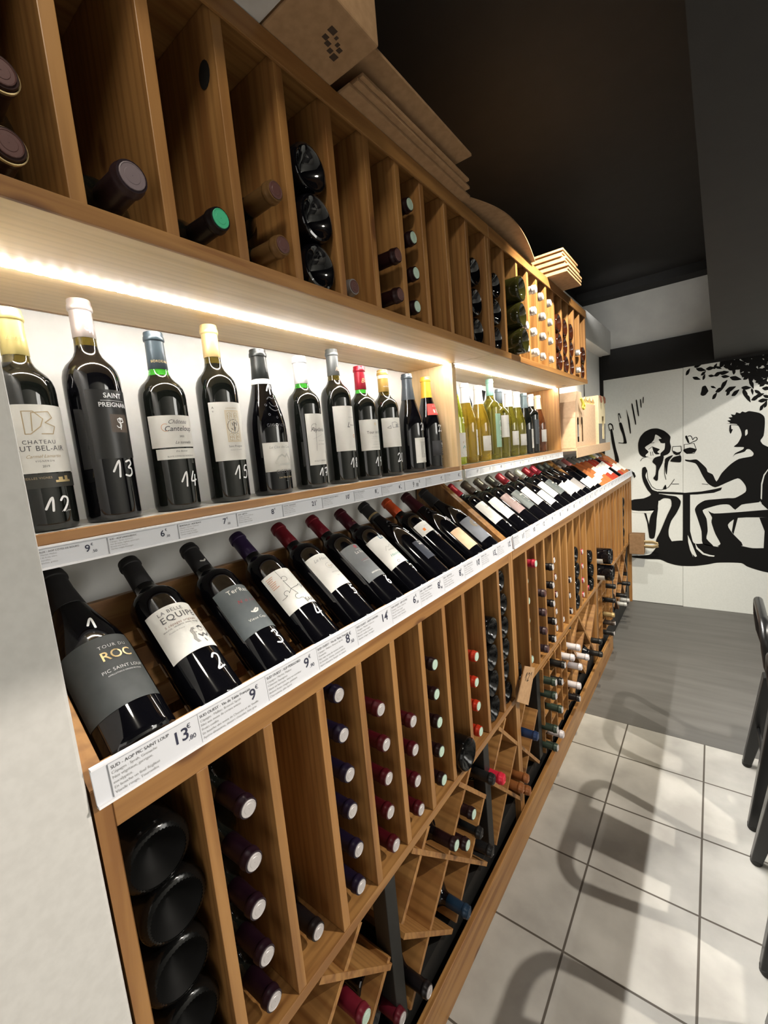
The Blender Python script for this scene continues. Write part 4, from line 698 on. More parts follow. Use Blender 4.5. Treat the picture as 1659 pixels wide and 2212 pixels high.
bottle('wine bottle numbered 17 with white capsule and tall narrow label in flowing script', 'bordeaux', .30, .0378, DGLASS, foil((.80,.80,.80),0), up(.722), neck=GGLASS,
  lab=[(.053,.169,-44,44,PAPER)], num='17', numz=.034, numa=10, numh=.022,
  art={0:[T('Peylande',.0130,.002,.133,INKG,0,.55),(ring(-.010,.138,.008,.0006,40,320),INKG),(stroke([(-.006,.148),(-.010,.085)],.0006),INKG),(stroke([(-.016,.112),(.016,.124)],.0004),INKL),T('Un nouvelle',.0045,.008,.108,INKL,0,.5),T('au Chateau',.0045,.006,.1,INKL,0,.5),T('HAUT-MÉDOC',.0045,.0,.062,INKG,0,0,1.4)]})
bottle('tall wine bottle numbered 18 with grey capsule and copper stamp on its white label', 'bordeaux', .33, .0378, DGLASS, foil((.085,.09,.09)), up(.834), caplo=.81, neck=ONECK,
  lab=[(.080,.190,-64,64,PAPER)], num='18', numz=.050, numa=10, numh=.023,
  art={0:[T('LALANDE',.004,.006,.162,INKL,0,0,1.2),T('L',.018,-.006,.143,INKG,0,.4),T('Rivoire',.006,.008,.143,INKG,0,.4),(ring(.012,.116,.0035,.0016),mat('copper_ink',(.5,.25,.12),.5))],-1:[T('Ro',.013,0,.262+.02,mat('rose_gold',(.6,.35,.25),.4),0,.4)]})
bottle('red wine bottle numbered 19 with bright red capsule and white label lettered Tour de B', 'bordeaux', .30, .0375, DGLASS, foil((.30,.008,.022)), up(.936), neck=GGLASS,
  lab=[(.077,.158,-70,70,PAPER)], num='19', numz=.046, numa=10, numh=.023,
  art={0:[(ring(0,.146,.0025,.0015),GOLD),T('Tour de Barre',.0100,.004,.124,INKG,.005,0,1.1),T('BORDEAUX',.0038,.002,.1125,INKL,0,0,1.6),(rect(-.016,.018,.108,.1083),INKL),(rect(-.010,.014,.098,.0983),INKL),(rect(-.014,.016,.092,.0925),INKL),T('MIS EN BOUTEILLE AU CHATEAU',.0026,0,.084,INKL)],-1:[T('B',.017,-.006,.262,GOLD,0,.3),T('BARRE',.006,.010,.260,GOLD)]})
bottle('wine bottle numbered 20 with cream and gold capsule and a drawn chateau on its label', 'bordeaux', .30, .0378, DGLASS, foil((.40,.25,.06)), up(1.040), neck=ONECK, cap_extra=[(.925,.985,mat('cream_foil',(.80,.74,.55),.4))],
  lab=[(.082,.164,-75,75,PAPER)], num='20', numz=.051, numa=8, numh=.024,
  art={0:[(stroke([(-.034,.137),(-.024,.142),(-.024,.134),(-.034,.136)],.002),INKL),(stroke([(-.020,.150),(-.010,.152),(0,.148),(0,.138),(-.018,.136),(-.020,.150)],.0016),INKL),(rect(-.008,.002,.136,.146),INKL),T('Chateau',.007,.016,.145,INKL,0,.3),T('Haut-Fourat',.006,.016,.138,INKL,0,.3),(rect(.006,.028,.128,.1283),INKL),(rect(.008,.028,.110,.1105),INKL),(rect(.008,.028,.104,.1045),INKL),(rect(.008,.02,.098,.0985),INKL)],-1:[T('HAUTE MONTEE',.004,0,.254,CHALK)]})
bottle('dark bottle numbered 21 with slate capsule and white label printed with nested squares', 'burgundy', .30, .041, BGLASS, foil((.045,.055,.065)), up(1.165), caplo=.74,
  lab=[(.010,.104,-42,60,PAPER)], num='21', numz=.138, numa=14, numh=.021,
  art={0:[(stroke([(-.010+d,.092-d),(.022-d,.092-d),(.022-d,.044+d),(-.010+d,.044+d),(-.010+d,.092-d)],.0006),INKG) for d in (0,.0026,.0052,.0078,.0104)]+[T('DOMAINE',.0036,.010,.036,INKL),T('VALLEREDON',.0042,.008,.030,INKG,0,0,1.1),T('Faugeres',.006,.004,.018,TAN,0,.4),T('COLLECTION TERRES',.0028,.006,.098,INKL)]})
REDT = mat('red_tag', (.62,.06,.05), .6)
bottle('dark bottle numbered 22 with orange capsule and red neck tag, next to the pine upright', 'burgundy', .30, .041, BGLASS, foil((.80,.42,.04)), up(1.276), caplo=.78,
  lab=[(.020,.092,-48,60,mat('charcoal_label',(.035,.035,.04),.6)),(.176,.213,-60,60,REDT)], num='22', numz=.132, numa=8, numh=.021,
  art={0:[T('TERRE',.0095,.016,.080,CHALK,.02),T('d arene',.007,.018,.073,CHALK,0,.2),(rect(.004,.026,.064,.0646),GOLD),(rect(.006,.026,.058,.0586),GOLD),(rect(.008,.020,.050,.052),GOLD),T('Grenache',.005,.014,.036,GOLD)],1:[(rect(-.012,-.004,.183,.194),PAPER),(rect(.002,.012,.181,.196),PAPER),T('BIO',.004,-.006,.205,PAPER),T('BIO',.004,.006,.205,PAPER)]})

# ------------------------------------------------------------------ white wines on the glass shelf
MINT = mat('mint_label', (.28,.46,.34), .6); DKL = mat('slate_label', (.06,.07,.08), .55)
WHITES = [  # y, kind, H, R, glass, capsule, label, number, text
 (1.408,'burgundy',.29,.039,BRGLASS,foil((.30,.10,.05)),[(.02,.10,-50,50,PAPER)],'24','dark amber bottle half hidden by the pine upright, first on the white wine shelf'),
 (1.462,'flute',.335,.037,YGLASS,foil((.16,.30,.58)),[(.028,.115,-60,60,PAPER)],'25','tall slender yellow-green bottle with a blue capsule and a leaf on its white label'),
 (1.560,'burgundy',.30,.040,AGLASS,foil((.82,.82,.80),0),[(.022,.125,-5,50,PAPER)],None,'amber-green bottle with white capsule and a narrow white label with black dots'),
 (1.680,'burgundy',.30,.041,AGLASS,foil((.84,.82,.76),0),[(.012,.100,-52,55,PAPER)],None,'golden wine bottle with cream capsule and plain square white label'),
 (1.800,'bordeaux',.335,.038,OGLASS,foil((.30,.55,.45)),[(.050,.190,-40,45,MINT)],None,'tall olive bottle with mint capsule and tall mint green label'),
 (1.895,'bordeaux',.30,.038,OGLASS,foil((.16,.19,.21)),[(.090,.185,-60,60,PAPER)],None,'clear olive bottle with slate capsule and high white label'),
 (2.005,'burgundy',.30,.040,OGLASS,foil((.84,.84,.84),0),[(.020,.115,-52,55,PAPER)],None,'olive bottle with white capsule and low white label, beside the slate-capsuled one'),
 (2.110,'burgundy',.30,.040,OGLASS,foil((.84,.82,.74),0),[(.020,.100,-52,55,PAPER)],None,'olive bottle with ivory capsule and low white label, right of the white-capsuled one'),
 (2.215,'burgundy',.30,.040,DGLASS,foil((.12,.16,.17)),[(.022,.122,-20,50,PAPER)],None,'dark green bottle with dark slate capsule and narrow white label'),
 (2.320,'bordeaux',.30,.037,DGLASS,foil((.84,.84,.84),0),[(.045,.170,-45,45,DKL)],None,'green bottle with white capsule and slate label'),
 (2.430,'burgundy',.30,.040,BRGLASS,foil((.80,.72,.45)),[(.022,.118,-50,55,PAPER)],None,'brown bottle with pale gold capsule, last on the white wine shelf')]
GI = mat('green_ink', (.15,.35,.30), .7)
for k,(y,kind,h,r,g,c,lb,nm,tx) in enumerate(WHITES):
    art = None
    if k == 1: art = {0:[T('e Vin',.016,.002,.082,TAN,0,.3),(stroke([(-.012,.060),(-.006,.068),(.0,.062)],.003),GI),(ring(.006,.056,.006,.0012),TAN),(ring(-.002,.05,.018,.0005,190,350),INKL)]}
    if k == 2: art = {0:[(ring(x,z,.0018,.0022),INKB) for x,z in ((.008,.098),(.016,.098),(.011,.086),(.018,.086),(.015,.074))]}
    if k == 4: art = {0:[(ring(.004,.150,.010,.003,20,200),PAPER),(ring(.006,.128,.006,.006),PAPER),T('Bernard',.010,.008,.098,PAPER,0,.3),(rect(-.004,.020,.078,.080),PAPER)]}
    if k == 9: art = {0:[T('L Or',.010,.004,.128,PAPER,0,.2),(rect(-.004,.010,.10,.1008),PAPER),(rect(-.004,.010,.07,.0708),PAPER)]}
    if k in (3,5,6,7,8,10): 
        z0,z1 = lb[0][0],lb[0][1]
        art = {0:[T(['Domaine','Chablis','Macon','Cuvee','Saint','Blanc'][k%6],.009,.004,z0+(z1-z0)*.62,INKL,0,.3),(rect(-.010,.016,z0+(z1-z0)*.4,z0+(z1-z0)*.405),INKL),(rect(-.008,.014,z0+(z1-z0)*.3,z0+(z1-z0)*.305),INKL)]}
    bottle(tx, kind, h, r, g, c, up(y), caplo=.76 if kind != 'bordeaux' else .80, lab=lb, num=nm, numz=.16, numa=14, numh=.02, art=art, seg=32)

# ------------------------------------------------------------------ display bottles lying back in the trays
TILT = (0, -R2(50), 0)
def lay(y, s=0.0, x=-.5515, z=-.3335): return (x-.766*s, y, z+.643*s)
TY = [.205,.303,.408,.512,.618,.722,.823,.925,1.028,1.137,1.243]
SLATE = noisy('slate_label_fine', (.085,.10,.105), (.07,.083,.088), 50, .6)
DKG = noisy('charcoal_grey_label', (.045,.05,.05), (.035,.04,.04), 50, .6)
bottle('wide black bottle numbered 1 with charcoal Tour du Roc label, left end of near tray', 'burgundy', .305, .0435, BGLASS, mat('black_cap',(.016,.015,.016),.55), lay(.198,.004), TILT, caplo=.76,
  lab=[(.045,.148,-80,52,DKG)], num='1', numz=.176, numa=6, numh=.020, seg=48,
  art={0:[T('TOUR DU',.0068,.010,.130,mat('silver_ink',(.55,.56,.55),.4),0,0,1.25),T('ROC',.0185,.010,.1155,GOLD,.01,0,1.0),T('PIC SAINT LOUP',.0066,.010,.0945,mat('silver_ink',(.55,.56,.55),.4),0,0,1.1),T('APPELLATION D ORIGINE PROTEGEE',.0026,.010,.088,mat('silver_ink',(.5,.5,.5),.4))]})
CA = [T('LA BELLE',.0085,-.006,.158,INKG,0,0,1.15),T('EQUIPE',.0150,.002,.146,INKG,.004,0,1.15),T('5 cépages originals',.0058,-.001,.134,mat('brown_ink',(.25,.14,.10),.7),0,.15,1.1),T('BRAUCOL - NÉGRETTE - SYRAH - MALBEC',.0030,-.002,.1285,INKG),T('Produit de France',.0032,-.013,.1225,INKL,0,.3)]
for dx in (0,.0018,.0036): CA.append((stroke([(.006+dx,.117),(.002+dx,.112),(.003+dx,.104),(.001+dx,.097),(.004+dx,.090)],.0007),INKG))
CA += [(ring(.009,.111,.0035,.0006,60,300),INKG),(ring(.020,.113,.004,.0006),INKG),(stroke([(.016,.117),(.020,.1185),(.0245,.116)],.0022),INKG),(stroke([(.011,.103),(.016,.099),(.020,.104),(.025,.099),(.029,.104)],.0022),INKG),(stroke([(.030,.115),(.033,.108),(.032,.096)],.0012),INKG),(stroke([(.017,.094),(.019,.089)],.0012),INKG)]
BCAP = mat('black_cap',(.016,.015,.016),.55)
bottle('wine bottle numbered 2 with gold medallion and white label lettered La Belle Equipe', 'bordeaux', .30, .0385, BGLASS, BCAP, lay(.303), TILT, caplo=.80,
  lab=[(.080,.168,-62,58,PAPER),(.247,.262,-40,40,GOLD)], num='2', numz=.052, numa=20, numh=.026, seg=48, art={0:CA})
bottle('wine bottle numbered 3 with black capsule and slate grey label lettered Ter Raz', 'bordeaux', .30, .0380, BGLASS, BCAP, lay(.408), TILT, caplo=.80,
  lab=[(.068,.165,-56,56,SLATE)], num='3', numz=.046, numa=20, numh=.026, seg=48,
  art={0:[T('Ter’Raz',.0120,.004,.153,PAPER,.01,0,1.1),T('N o i r',.010,.006,.129,mat('red_ink',(.40,.04,.05),.6),0,.2,1.2),(stroke([(.0,.104),(.006,.1015),(.012,.1035),(.016,.108)],.0030),PAPER),(stroke([(.005,.1045),(.012,.1085)],.003),PAPER),T('Vieux Ceps',.0070,.004,.090,PAPER,0,0,1.1)],-1:[(stroke([(-.004,.252),(.002,.250),(.006,.254)],.003),PAPER)]})
pz = mat('puzzle_line',(.12,.14,.13),.7); org = mat('salmon_ink',(.62,.30,.18),.7)
def arcp(cx,cz,r,a0,a1,n=12): return [(cx+r*math.cos(R2(a0+(a1-a0)*i/n)),cz+r*math.sin(R2(a0+(a1-a0)*i/n))) for i in range(n+1)]
PZ_ = [(stroke([(-.012,.167),(-.010,.145)]+arcp(-.006,.143,.0055,160,-150)+[(-.010,.137),(-.008,.118)],.0008),pz),
       (stroke([(-.008,.118),(.010,.120)]+arcp(.014,.118,.0050,150,-60)+[(.021,.120),(.030,.121)],.0008),pz),
       (stroke([(-.008,.118),(-.016,.112)]+arcp(-.020,.114,.0050,0,250)+[(-.026,.108),(-.034,.108)],.0008),pz),
       (stroke([(-.008,.118),(-.003,.104)]+arcp(-.006,.098,.0055,60,300)+[(.001,.092),(.003,.078)],.0008),pz)]
PZ_ += [(rect(-.036,-.022-.0018*(i%3),.158-.004*i,.1593-.004*i),org) for i in range(7)]
bottle('wine bottle numbered 4 with purple capsule and white label drawn like jigsaw pieces', 'bordeaux', .30, .0380, BGLASS, foil((.030,.015,.060)), lay(.512), TILT, caplo=.80,
  lab=[(.077,.167,-62,60,PAPER)], num='4', numz=.056, numa=16, numh=.027, seg=48, art={0:PZ_+[T('SANG',.0125,.018,.085,INKG,0,0,1.0)]})
RCAP = foil((.17,.006,.014))
bottle('wine bottle numbered 5 with deep red capsule and large plain cream label with faint script', 'bordeaux', .30, .0380, BGLASS, RCAP, lay(.618), TILT, caplo=.80,
  lab=[(.083,.172,-52,58,PAPER)], num='5', numz=.066, numa=16, numh=.022, seg=40,
  art={0:[T('Le Haut',.0110,-.004,.158,INKL,0,.4),(ring(.002,.137,.007,.0006,60,330),INKL),T('Cuvée',.006,.006,.136,TAN,0,.3),T('VIN ROUGE',.0042,.006,.118,INKL),T('2020',.0038,.006,.108,INKL)]})
bottle('wine bottle numbered 6 with red capsule and red crest on its grey label', 'bordeaux', .30, .0380, BGLASS, foil((.17,.006,.016)), lay(.722), TILT, caplo=.80,
  lab=[(.068,.168,-52,46,noisy('steel_label',(.14,.15,.155),(.12,.13,.135),40,.5))], num='6', numz=.052, numa=14, numh=.022, seg=40,
  art={0:[(ring(.004,.160,.003,.003),mat('red_ink',(.4,.04,.05),.6)),T('CHATEAU',.0036,.006,.151,PAPER),T('Le Raz',.0110,.004,.143,PAPER,0,0,1.0),(rect(-.012,.014,.120,.1205),mat('red_ink',(.4,.04,.05),.6)),(rect(-.010,.014,.116,.1163),PAPER),T('BERGERAC-ROUGE',.0048,.006,.082,PAPER,.01)]})
BLU = mat('blue_frame',(.06,.20,.33),.6)
bottle('wine bottle numbered 7 with wine-dark capsule and blue framed ivory label lettered Haut', 'bordeaux', .30, .0380, BGLASS, foil((.07,.006,.015)), lay(.823), TILT, caplo=.80,
  lab=[(.076,.168,-64,60,PAPER)], num='7', numz=.052, numa=18, numh=.023, seg=40,
  art={0:[(stroke([(-.004,.168),(-.004,.158),(.006,.158),(.006,.168)],.0022),BLU),(rect(-.012,.010,.118,.1215),mat('sketch_grey',(.5,.5,.47),.8)),(stroke([(-.018,.122),(-.010,.132),(-.004,.128),(.004,.134),(.012,.124)],.0016),mat('sketch_grey',(.5,.5,.47),.8)),T('Haut-Nerac',.0105,.006,.104,GI,.004,.3),T('BORDEAUX',.0035,.010,.096,INKL),(ring(-.012,.084,.0032,.0008),INKG),(stroke([(.018,.076),(.028,.076)],.003),BLU)],-1:[T('BOIS',.006,.002,.250,GOLD,0,.3)]})
bottle('sloping black bottle numbered 8 with black capsule, small gold band and small navy label', 'burgundy', .305, .0400, BGLASS, BCAP, lay(.925), TILT, caplo=.80, cap_extra=[(.83,.85,GOLD)],
  lab=[(.055,.115,-25,52,mat('navy_label',(.012,.016,.028),.5))], num='8', numz=.158, numa=14, numh=.018, seg=40,
  art={0:[T('Domaine',.006,.008,.110,PAPER,0,.3),T('PIED',.0085,.006,.102,PAPER,.02),(stroke([(.010,.086),(.014,.078),(.018,.086),(.014,.092),(.010,.086)],.0016),PAPER),(rect(.006,.02,.071,.0715),PAPER)],-1:emb(.195)[:7]})
bottle('wine bottle numbered 9 with orange capsule and short white label with an orange square', 'bordeaux', .30, .0380, BGLASS, foil((.62,.085,.02)), lay(1.028), TILT, caplo=.80,
  lab=[(.128,.168,-58,50,PAPER)], num='9', numz=.112, numa=16, numh=.022, seg=36, art={0:[(rect(-.024,-.016,.138,.147),mat('orange_square',(.75,.22,.03),.6)),T('CLOS FERRE',.0060,.006,.152,INKL,0,0,1.2),T('GRAVES',.003,-.018,.132,INKL)]})
bottle('sloping black bottle numbered 10 with black and red capsule and kraft coloured label', 'burgundy', .305, .0410, BGLASS, foil((.05,.006,.012)), lay(1.137), TILT, caplo=.76, cap_extra=[(.80,.83,foil((.35,.01,.05)))],
  lab=[(.030,.105,-46,60,KRAFTP)], num='10', numz=.148, numa=6, numh=.018, seg=36, art={0:[T('Gueule',.008,.010,.078,TAN,0,.4)],-1:emb(.20)[:7]})
bottle('sloping black bottle numbered 11 with golden C rings on its grey label', 'burgundy', .305, .0410, BGLASS, BCAP, lay(1.243), TILT, caplo=.78,
  lab=[(.035,.128,-56,60,noisy('blue_grey_label',(.16,.17,.19),(.14,.15,.17),40,.6)),(.030,.050,8,60,PAPER)], num='11', numz=.160, numa=8, numh=.018, seg=36,
  art={0:[(ring(-.002,.098,rr,.0014,60,300),GOLD) for rr in (.007,.0105,.014)]+[T('CARNIN',.0085,.012,.098,PAPER,.01)]})

MAU = mat('mauve_label',(.20,.14,.14),.6)
random.seed(4)
T2 = [('bordeaux',foil((.42,.02,.04)),PAPER,'bright red capsule and plain white label','29'),('bordeaux',foil((.12,.09,.07)),PAPER,'brown capsule and white label with a drawn landscape','28'),
 ('bordeaux',foil((.10,.08,.07)),MAU,'dark brown capsule and mauve label with white script',None),('bordeaux',foil((.06,.055,.05)),SLATE,'charcoal capsule and grey-green label',None),
 ('bordeaux',foil((.40,.03,.05)),PAPER,'red capsule and cream label','25'),('burgundy',foil((.09,.06,.06)),PAPER,'dark plum capsule and red dotted white label','26'),
 ('bordeaux',foil((.60,.58,.55)),PAPER,'pale silver capsule and white label',None),('bordeaux',foil((.40,.02,.04)),SLATE,'cherry capsule and slate label with white lettering','31'),
 ('burgundy',foil((.42,.03,.06)),PAPER,'crimson capsule and sloping shoulders','32'),('burgundy',BCAP,PAPER,'black capsule and short white label',None),('burgundy',BCAP,mat('steel2',(.2,.19,.19),.5),'black capsule and grey label, last of the middle tray','34')]
for k,(kd,cp,lm,tx,nm) in enumerate(T2):
    y = 1.425+k*.1145
    ink = PAPER if lm is not PAPER else INKL
    art = {0:[T(['Clos','Ferret','Lys','Haut','Roche','Merle','Cadet','SAKE','Vigne','Mas','Cairn'][k],.013,-.002,.140,ink,.005,.3),(rect(-.016,.012,.120,.1206),ink),(rect(-.012,.012,.098,.0986),ink)]}
    if k == 1: art[0] += [(stroke([(-.008,.112),(0,.120),(.008,.116),(.016,.110)],.007),INKL)]
    if k == 2: art[0] += [(ring(.004,.128,.006,.006),PAPER),T('de Hay',.013,.012,.108,PAPER,0,.4)]
    if k == 5: art[0] += [(ring(.004,.092,.003,.004),mat('red_ink',(.4,.04,.05),.6))]
    bottle('wine bottle in middle tray with '+tx, kd, .30, .0385, BGLASS, cp, lay(y), TILT, caplo=.80, lab=[(.072,.168,-58,58,lm)] if kd == 'bordeaux' else [(.045,.125,-58,58,lm)], art=art if kd == 'bordeaux' else None, num=nm, numz=.045, numa=16, numh=.022, seg=32)
T3 = [('bordeaux',BGLASS,foil((.10,.09,.09)),(.03,.10),'dark glass and grey capsule, first of the far tray'),('bordeaux',BGLASS,foil((.30,.28,.28)),(.03,.10),'dark glass and pale grey capsule'),
 ('burgundy',ROSE,foil((.60,.20,.20)),(.03,.08),'orange rose wine and pink capsule'),('champagne',ROSE,foil((.20,.22,.20)),(.05,.10),'rounded orange rose wine and grey capsule'),('bordeaux',ROSE,foil((.22,.24,.22)),(.07,.15),'orange wine, grey capsule and cream label'),
 ('bordeaux',ROSER,foil((.20,.22,.20)),(.07,.15),'red-pink rose wine and cream label'),('bordeaux',ROSER,foil((.16,.18,.17)),(.05,.16),'red-pink rose wine and long label'),('bordeaux',BGLASS,foil((.14,.16,.15)),(.10,.17),'black glass between the rose wines'),
 ('burgundy',ROSER,foil((.55,.50,.15)),(.05,.10),'red-pink wine and yellow capsule'),('bordeaux',ROSE,foil((.70,.66,.60)),(.05,.12),'orange wine and pale capsule'),('bordeaux',ROSE,foil((.14,.14,.14)),(.03,.11),'orange wine and dark capsule, last of the far tray')]
for k,(kd,g,cp,lz,tx) in enumerate(T3):
    bottle('bottle in the far tray with '+tx, kd, .30, .0385, g, cp, lay(2.715+k*.1195), TILT, caplo=.78, lab=[(lz[0],lz[1],-58,58,PAPER)], seg=28, art={0:[(rect(-.014,.014,lz[0]+.03,lz[0]+.031),INKL),(rect(-.010,.012,lz[0]+.02,lz[0]+.021),INKL),T('Rose',.009,.0,lz[0]+.045 if lz[1]-lz[0]>.06 else lz[0]+.038,INKL,0,.3)]})

# ------------------------------------------------------------------ bottles lying in the pigeonholes
_RB = {}
def rack_bottle(label, cat_y, z, xtip, cap, seal, glass=DGLASS, kind='bordeaux', out='neck', group=None, R=.037, Ht=.30, seg=24, rotz=0, knurl=False, lab=False):
    """one of each sort is built, the others are copies of the thing and of each part"""
    key = (kind, cap.name if cap else '', seal.name if seal else '', glass.name, R, Ht, seg, knurl, lab)
    if out == 'neck': loc = (xtip-Ht-.002, cat_y, z); rot = (0, R2(90), rotz)
    else: loc = (xtip, cat_y, z); rot = (0, -R2(90), rotz)
    if key not in _RB:
        r = thing('wine_bottle', label, 'bottle', loc, rot, group)
        if knurl:
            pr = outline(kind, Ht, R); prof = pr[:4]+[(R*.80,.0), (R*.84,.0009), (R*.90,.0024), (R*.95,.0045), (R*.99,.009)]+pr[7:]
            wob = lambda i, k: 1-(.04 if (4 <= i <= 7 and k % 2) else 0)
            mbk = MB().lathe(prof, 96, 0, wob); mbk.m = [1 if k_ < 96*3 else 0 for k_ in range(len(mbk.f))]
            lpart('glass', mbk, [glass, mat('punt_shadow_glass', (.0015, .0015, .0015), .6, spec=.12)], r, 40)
        else: lpart('glass', body_mesh(kind, Ht, R, glass, seg), None, r)
        if cap: lpart('capsule', capsule_mesh(kind, Ht, R, cap, seg), None, r)
        if seal: lpart('cap_seal', disc_mesh(R, Ht, seal), None, r)
        if lab: label_part(r, radius_fn(outline(kind, Ht, R)), .04, .13, 100, 260, PAPER)
        _RB[key] = r; return r
    s = _RB[key]; r = s.copy(); scene.collection.objects.link(r)
    r.location = (loc[0], loc[1], loc[2]+H); r.rotation_euler = rot; r['label'] = label
    if group: r['group'] = group
    elif 'group' in r: del r['group']
    for ch in list(s.children):
        c = ch.copy(); scene.collection.objects.link(c); c.parent = r
        for g in ch.children:
            d = g.copy(); scene.collection.objects.link(d); d.parent = c
    return r
nth = ['lowest', 'second lowest', 'third up', 'fourth up', 'fifth up', 'sixth up']
def column(n, y, zfloor, cap, seal, desc, group, xtip=-.532, out='neck', pitch=.0765, R=.037, slots=None, **kw):
    for i in range(n):
        j = slots[i] if slots else i
        rack_bottle('%s, %s in %s' % (desc[0], nth[i] if n > 1 else 'alone', desc[1]), y+random.uniform(-.003, .003), zfloor+R+.0008+pitch*j, xtip+random.uniform(-.004, .004), cap, seal, out=out, group=group, R=R, **kw)
SEALW = mat('silver_seal', (.55,.52,.52), .45, .4); SEALG = mat('pale_green_seal', (.42,.55,.46), .5); SEALR = mat('brown_seal', (.09,.035,.03), .5); SEALGR = mat('bright_green_seal', (.05,.42,.22), .5)
CP = foil((.010,.006,.022)); CR = foil((.060,.003,.007)); CD = foil((.014,.004,.005)); CO = foil((.45,.03,.01)); CB = foil((.008,.006,.007)); CGo = foil((.16,.085,.030)); CBr = foil((.016,.004,.005)); CS = foil((.35,.33,.33), .6)
Z1 = -.858
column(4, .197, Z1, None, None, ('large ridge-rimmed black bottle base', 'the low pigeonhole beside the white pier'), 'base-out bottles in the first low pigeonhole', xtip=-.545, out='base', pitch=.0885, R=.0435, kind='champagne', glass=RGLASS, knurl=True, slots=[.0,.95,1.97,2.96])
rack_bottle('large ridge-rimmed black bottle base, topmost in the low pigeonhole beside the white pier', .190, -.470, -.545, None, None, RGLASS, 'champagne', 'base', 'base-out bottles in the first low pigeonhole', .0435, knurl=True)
column(5, .306, Z1, foil((.014,.004,.010)), SEALW, ('silver sealed dark bottle', 'the second low pigeonhole'), 'silver sealed bottles in the second low pigeonhole', pitch=.0835)
column(1, .414, Z1, CB, SEALW, ('black capped bottle with silver seal', 'the third low pigeonhole'), None, xtip=-.545)
column(6, .520, Z1, CP, SEALW, ('purple capped bottle', 'the fourth low pigeonhole'), 'purple capped bottles', pitch=.0790, xtip=-.536)
column(5, .625, Z1, CR, SEALW, ('burgundy capped bottle', 'the fifth low pigeonhole'), 'burgundy capped bottles in the fifth low pigeonhole', pitch=.0775)
column(4, .733, Z1, CR, SEALW, ('burgundy capped bottle', 'the sixth low pigeonhole'), 'burgundy capped bottles in the sixth low pigeonhole', pitch=.0745)
column(5, .842, Z1, CD, SEALG, ('pale green sealed maroon bottle', 'the seventh low pigeonhole'), 'green sealed bottles in the seventh low pigeonhole')
column(1, .948, Z1, None, None, ('dark bottle base', 'the eighth low pigeonhole'), None, xtip=-.515, out='base', R=.043, kind='champagne', glass=RGLASS)
column(4, 1.060, Z1, CO, SEALG, ('orange-red capped bottle', 'the ninth low pigeonhole'), 'orange-red capped bottles in the ninth low pigeonhole')
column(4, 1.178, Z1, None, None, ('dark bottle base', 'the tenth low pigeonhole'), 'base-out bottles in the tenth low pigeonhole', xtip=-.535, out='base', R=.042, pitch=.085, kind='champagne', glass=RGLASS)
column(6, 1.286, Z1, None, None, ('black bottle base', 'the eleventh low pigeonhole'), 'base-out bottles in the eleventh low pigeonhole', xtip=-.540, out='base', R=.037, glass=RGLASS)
# middle cabinet
column(1, 1.430, Z1, None, None, ('black bottle base behind the kraft sign', 'the middle cabinet, first pigeonhole'), None, xtip=-.55, out='base', glass=RGLASS)
column(5, 1.546, Z1, foil((.22,.26,.22)), SEALG, ('pale green topped bottle', 'the middle cabinet, second pigeonhole'), 'pale topped bottles in the middle cabinet', xtip=-.545)
rack_bottle('red capped bottle with green seal above the pale topped ones, middle cabinet', 1.553, -.820+.0765*4.9, -.515, foil((.40,.015,.04)), SEALG)
column(4, 1.652, Z1, foil((.05,.03,.035)), SEALR, ('dark brown capped bottle', 'the middle cabinet, third pigeonhole'), 'brown capped bottles in the middle cabinet', xtip=-.514)
column(5, 1.760, Z1, CB, SEALW, ('black capped bottle', 'the middle cabinet, fourth pigeonhole'), 'black capped bottles in the middle cabinet', xtip=-.516)
column(5, 1.872, Z1, CR, SEALW, ('maroon capped bottle', 'the middle cabinet, fifth pigeonhole'), 'maroon capped bottles in the middle cabinet', xtip=-.539)
column(1, 1.980, Z1, foil((.12,.05,.03)), SEALW, ('red-brown capped bottle', 'the middle cabinet, sixth pigeonhole'), None, xtip=-.538)
column(3, 2.094, Z1, CD, SEALW, ('dark capped bottle', 'the middle cabinet, seventh pigeonhole'), 'dark capped bottles in the middle cabinet', xtip=-.535)
column(4, 2.221, Z1, None, None, ('brown-black bottle base', 'the middle cabinet, eighth pigeonhole'), 'base-out bottles in the eighth pigeonhole of the middle cabinet', xtip=-.533, out='base', R=.040, pitch=.081, kind='champagne', glass=RGLASS)
column(4, 2.349, Z1, foil((.36,.02,.04)), SEALW, ('small red capped bottle', 'the middle cabinet, ninth pigeonhole'), 'red capped bottles in the middle cabinet', xtip=-.538)
column(1, 2.465, Z1, foil((.40,.02,.04)), SEALR, ('single red capped bottle', 'the middle cabinet, tenth pigeonhole'), None, xtip=-.535)
column(3, 2.545, Z1, None, None, ('black bottle base', 'the middle cabinet, last pigeonhole'), 'base-out bottles in the last pigeonhole of the middle cabinet', xtip=-.535, out='base', R=.038, glass=RGLASS)
column(2, 2.690, Z1+.02, None, None, ('white labelled black bottle sticking out', 'the far cabinet, first pigeonhole'), 'labelled bottles sticking out of the far cabinet', xtip=-.455, out='base', R=.046, pitch=.098, kind='champagne', glass=BGLASS, lab=True)
column(5, 3.63, Z1, None, None, ('dark bottle base', 'the far cabinet near its end'), 'base-out bottles near the far end', xtip=-.535, out='base', glass=RGLASS)
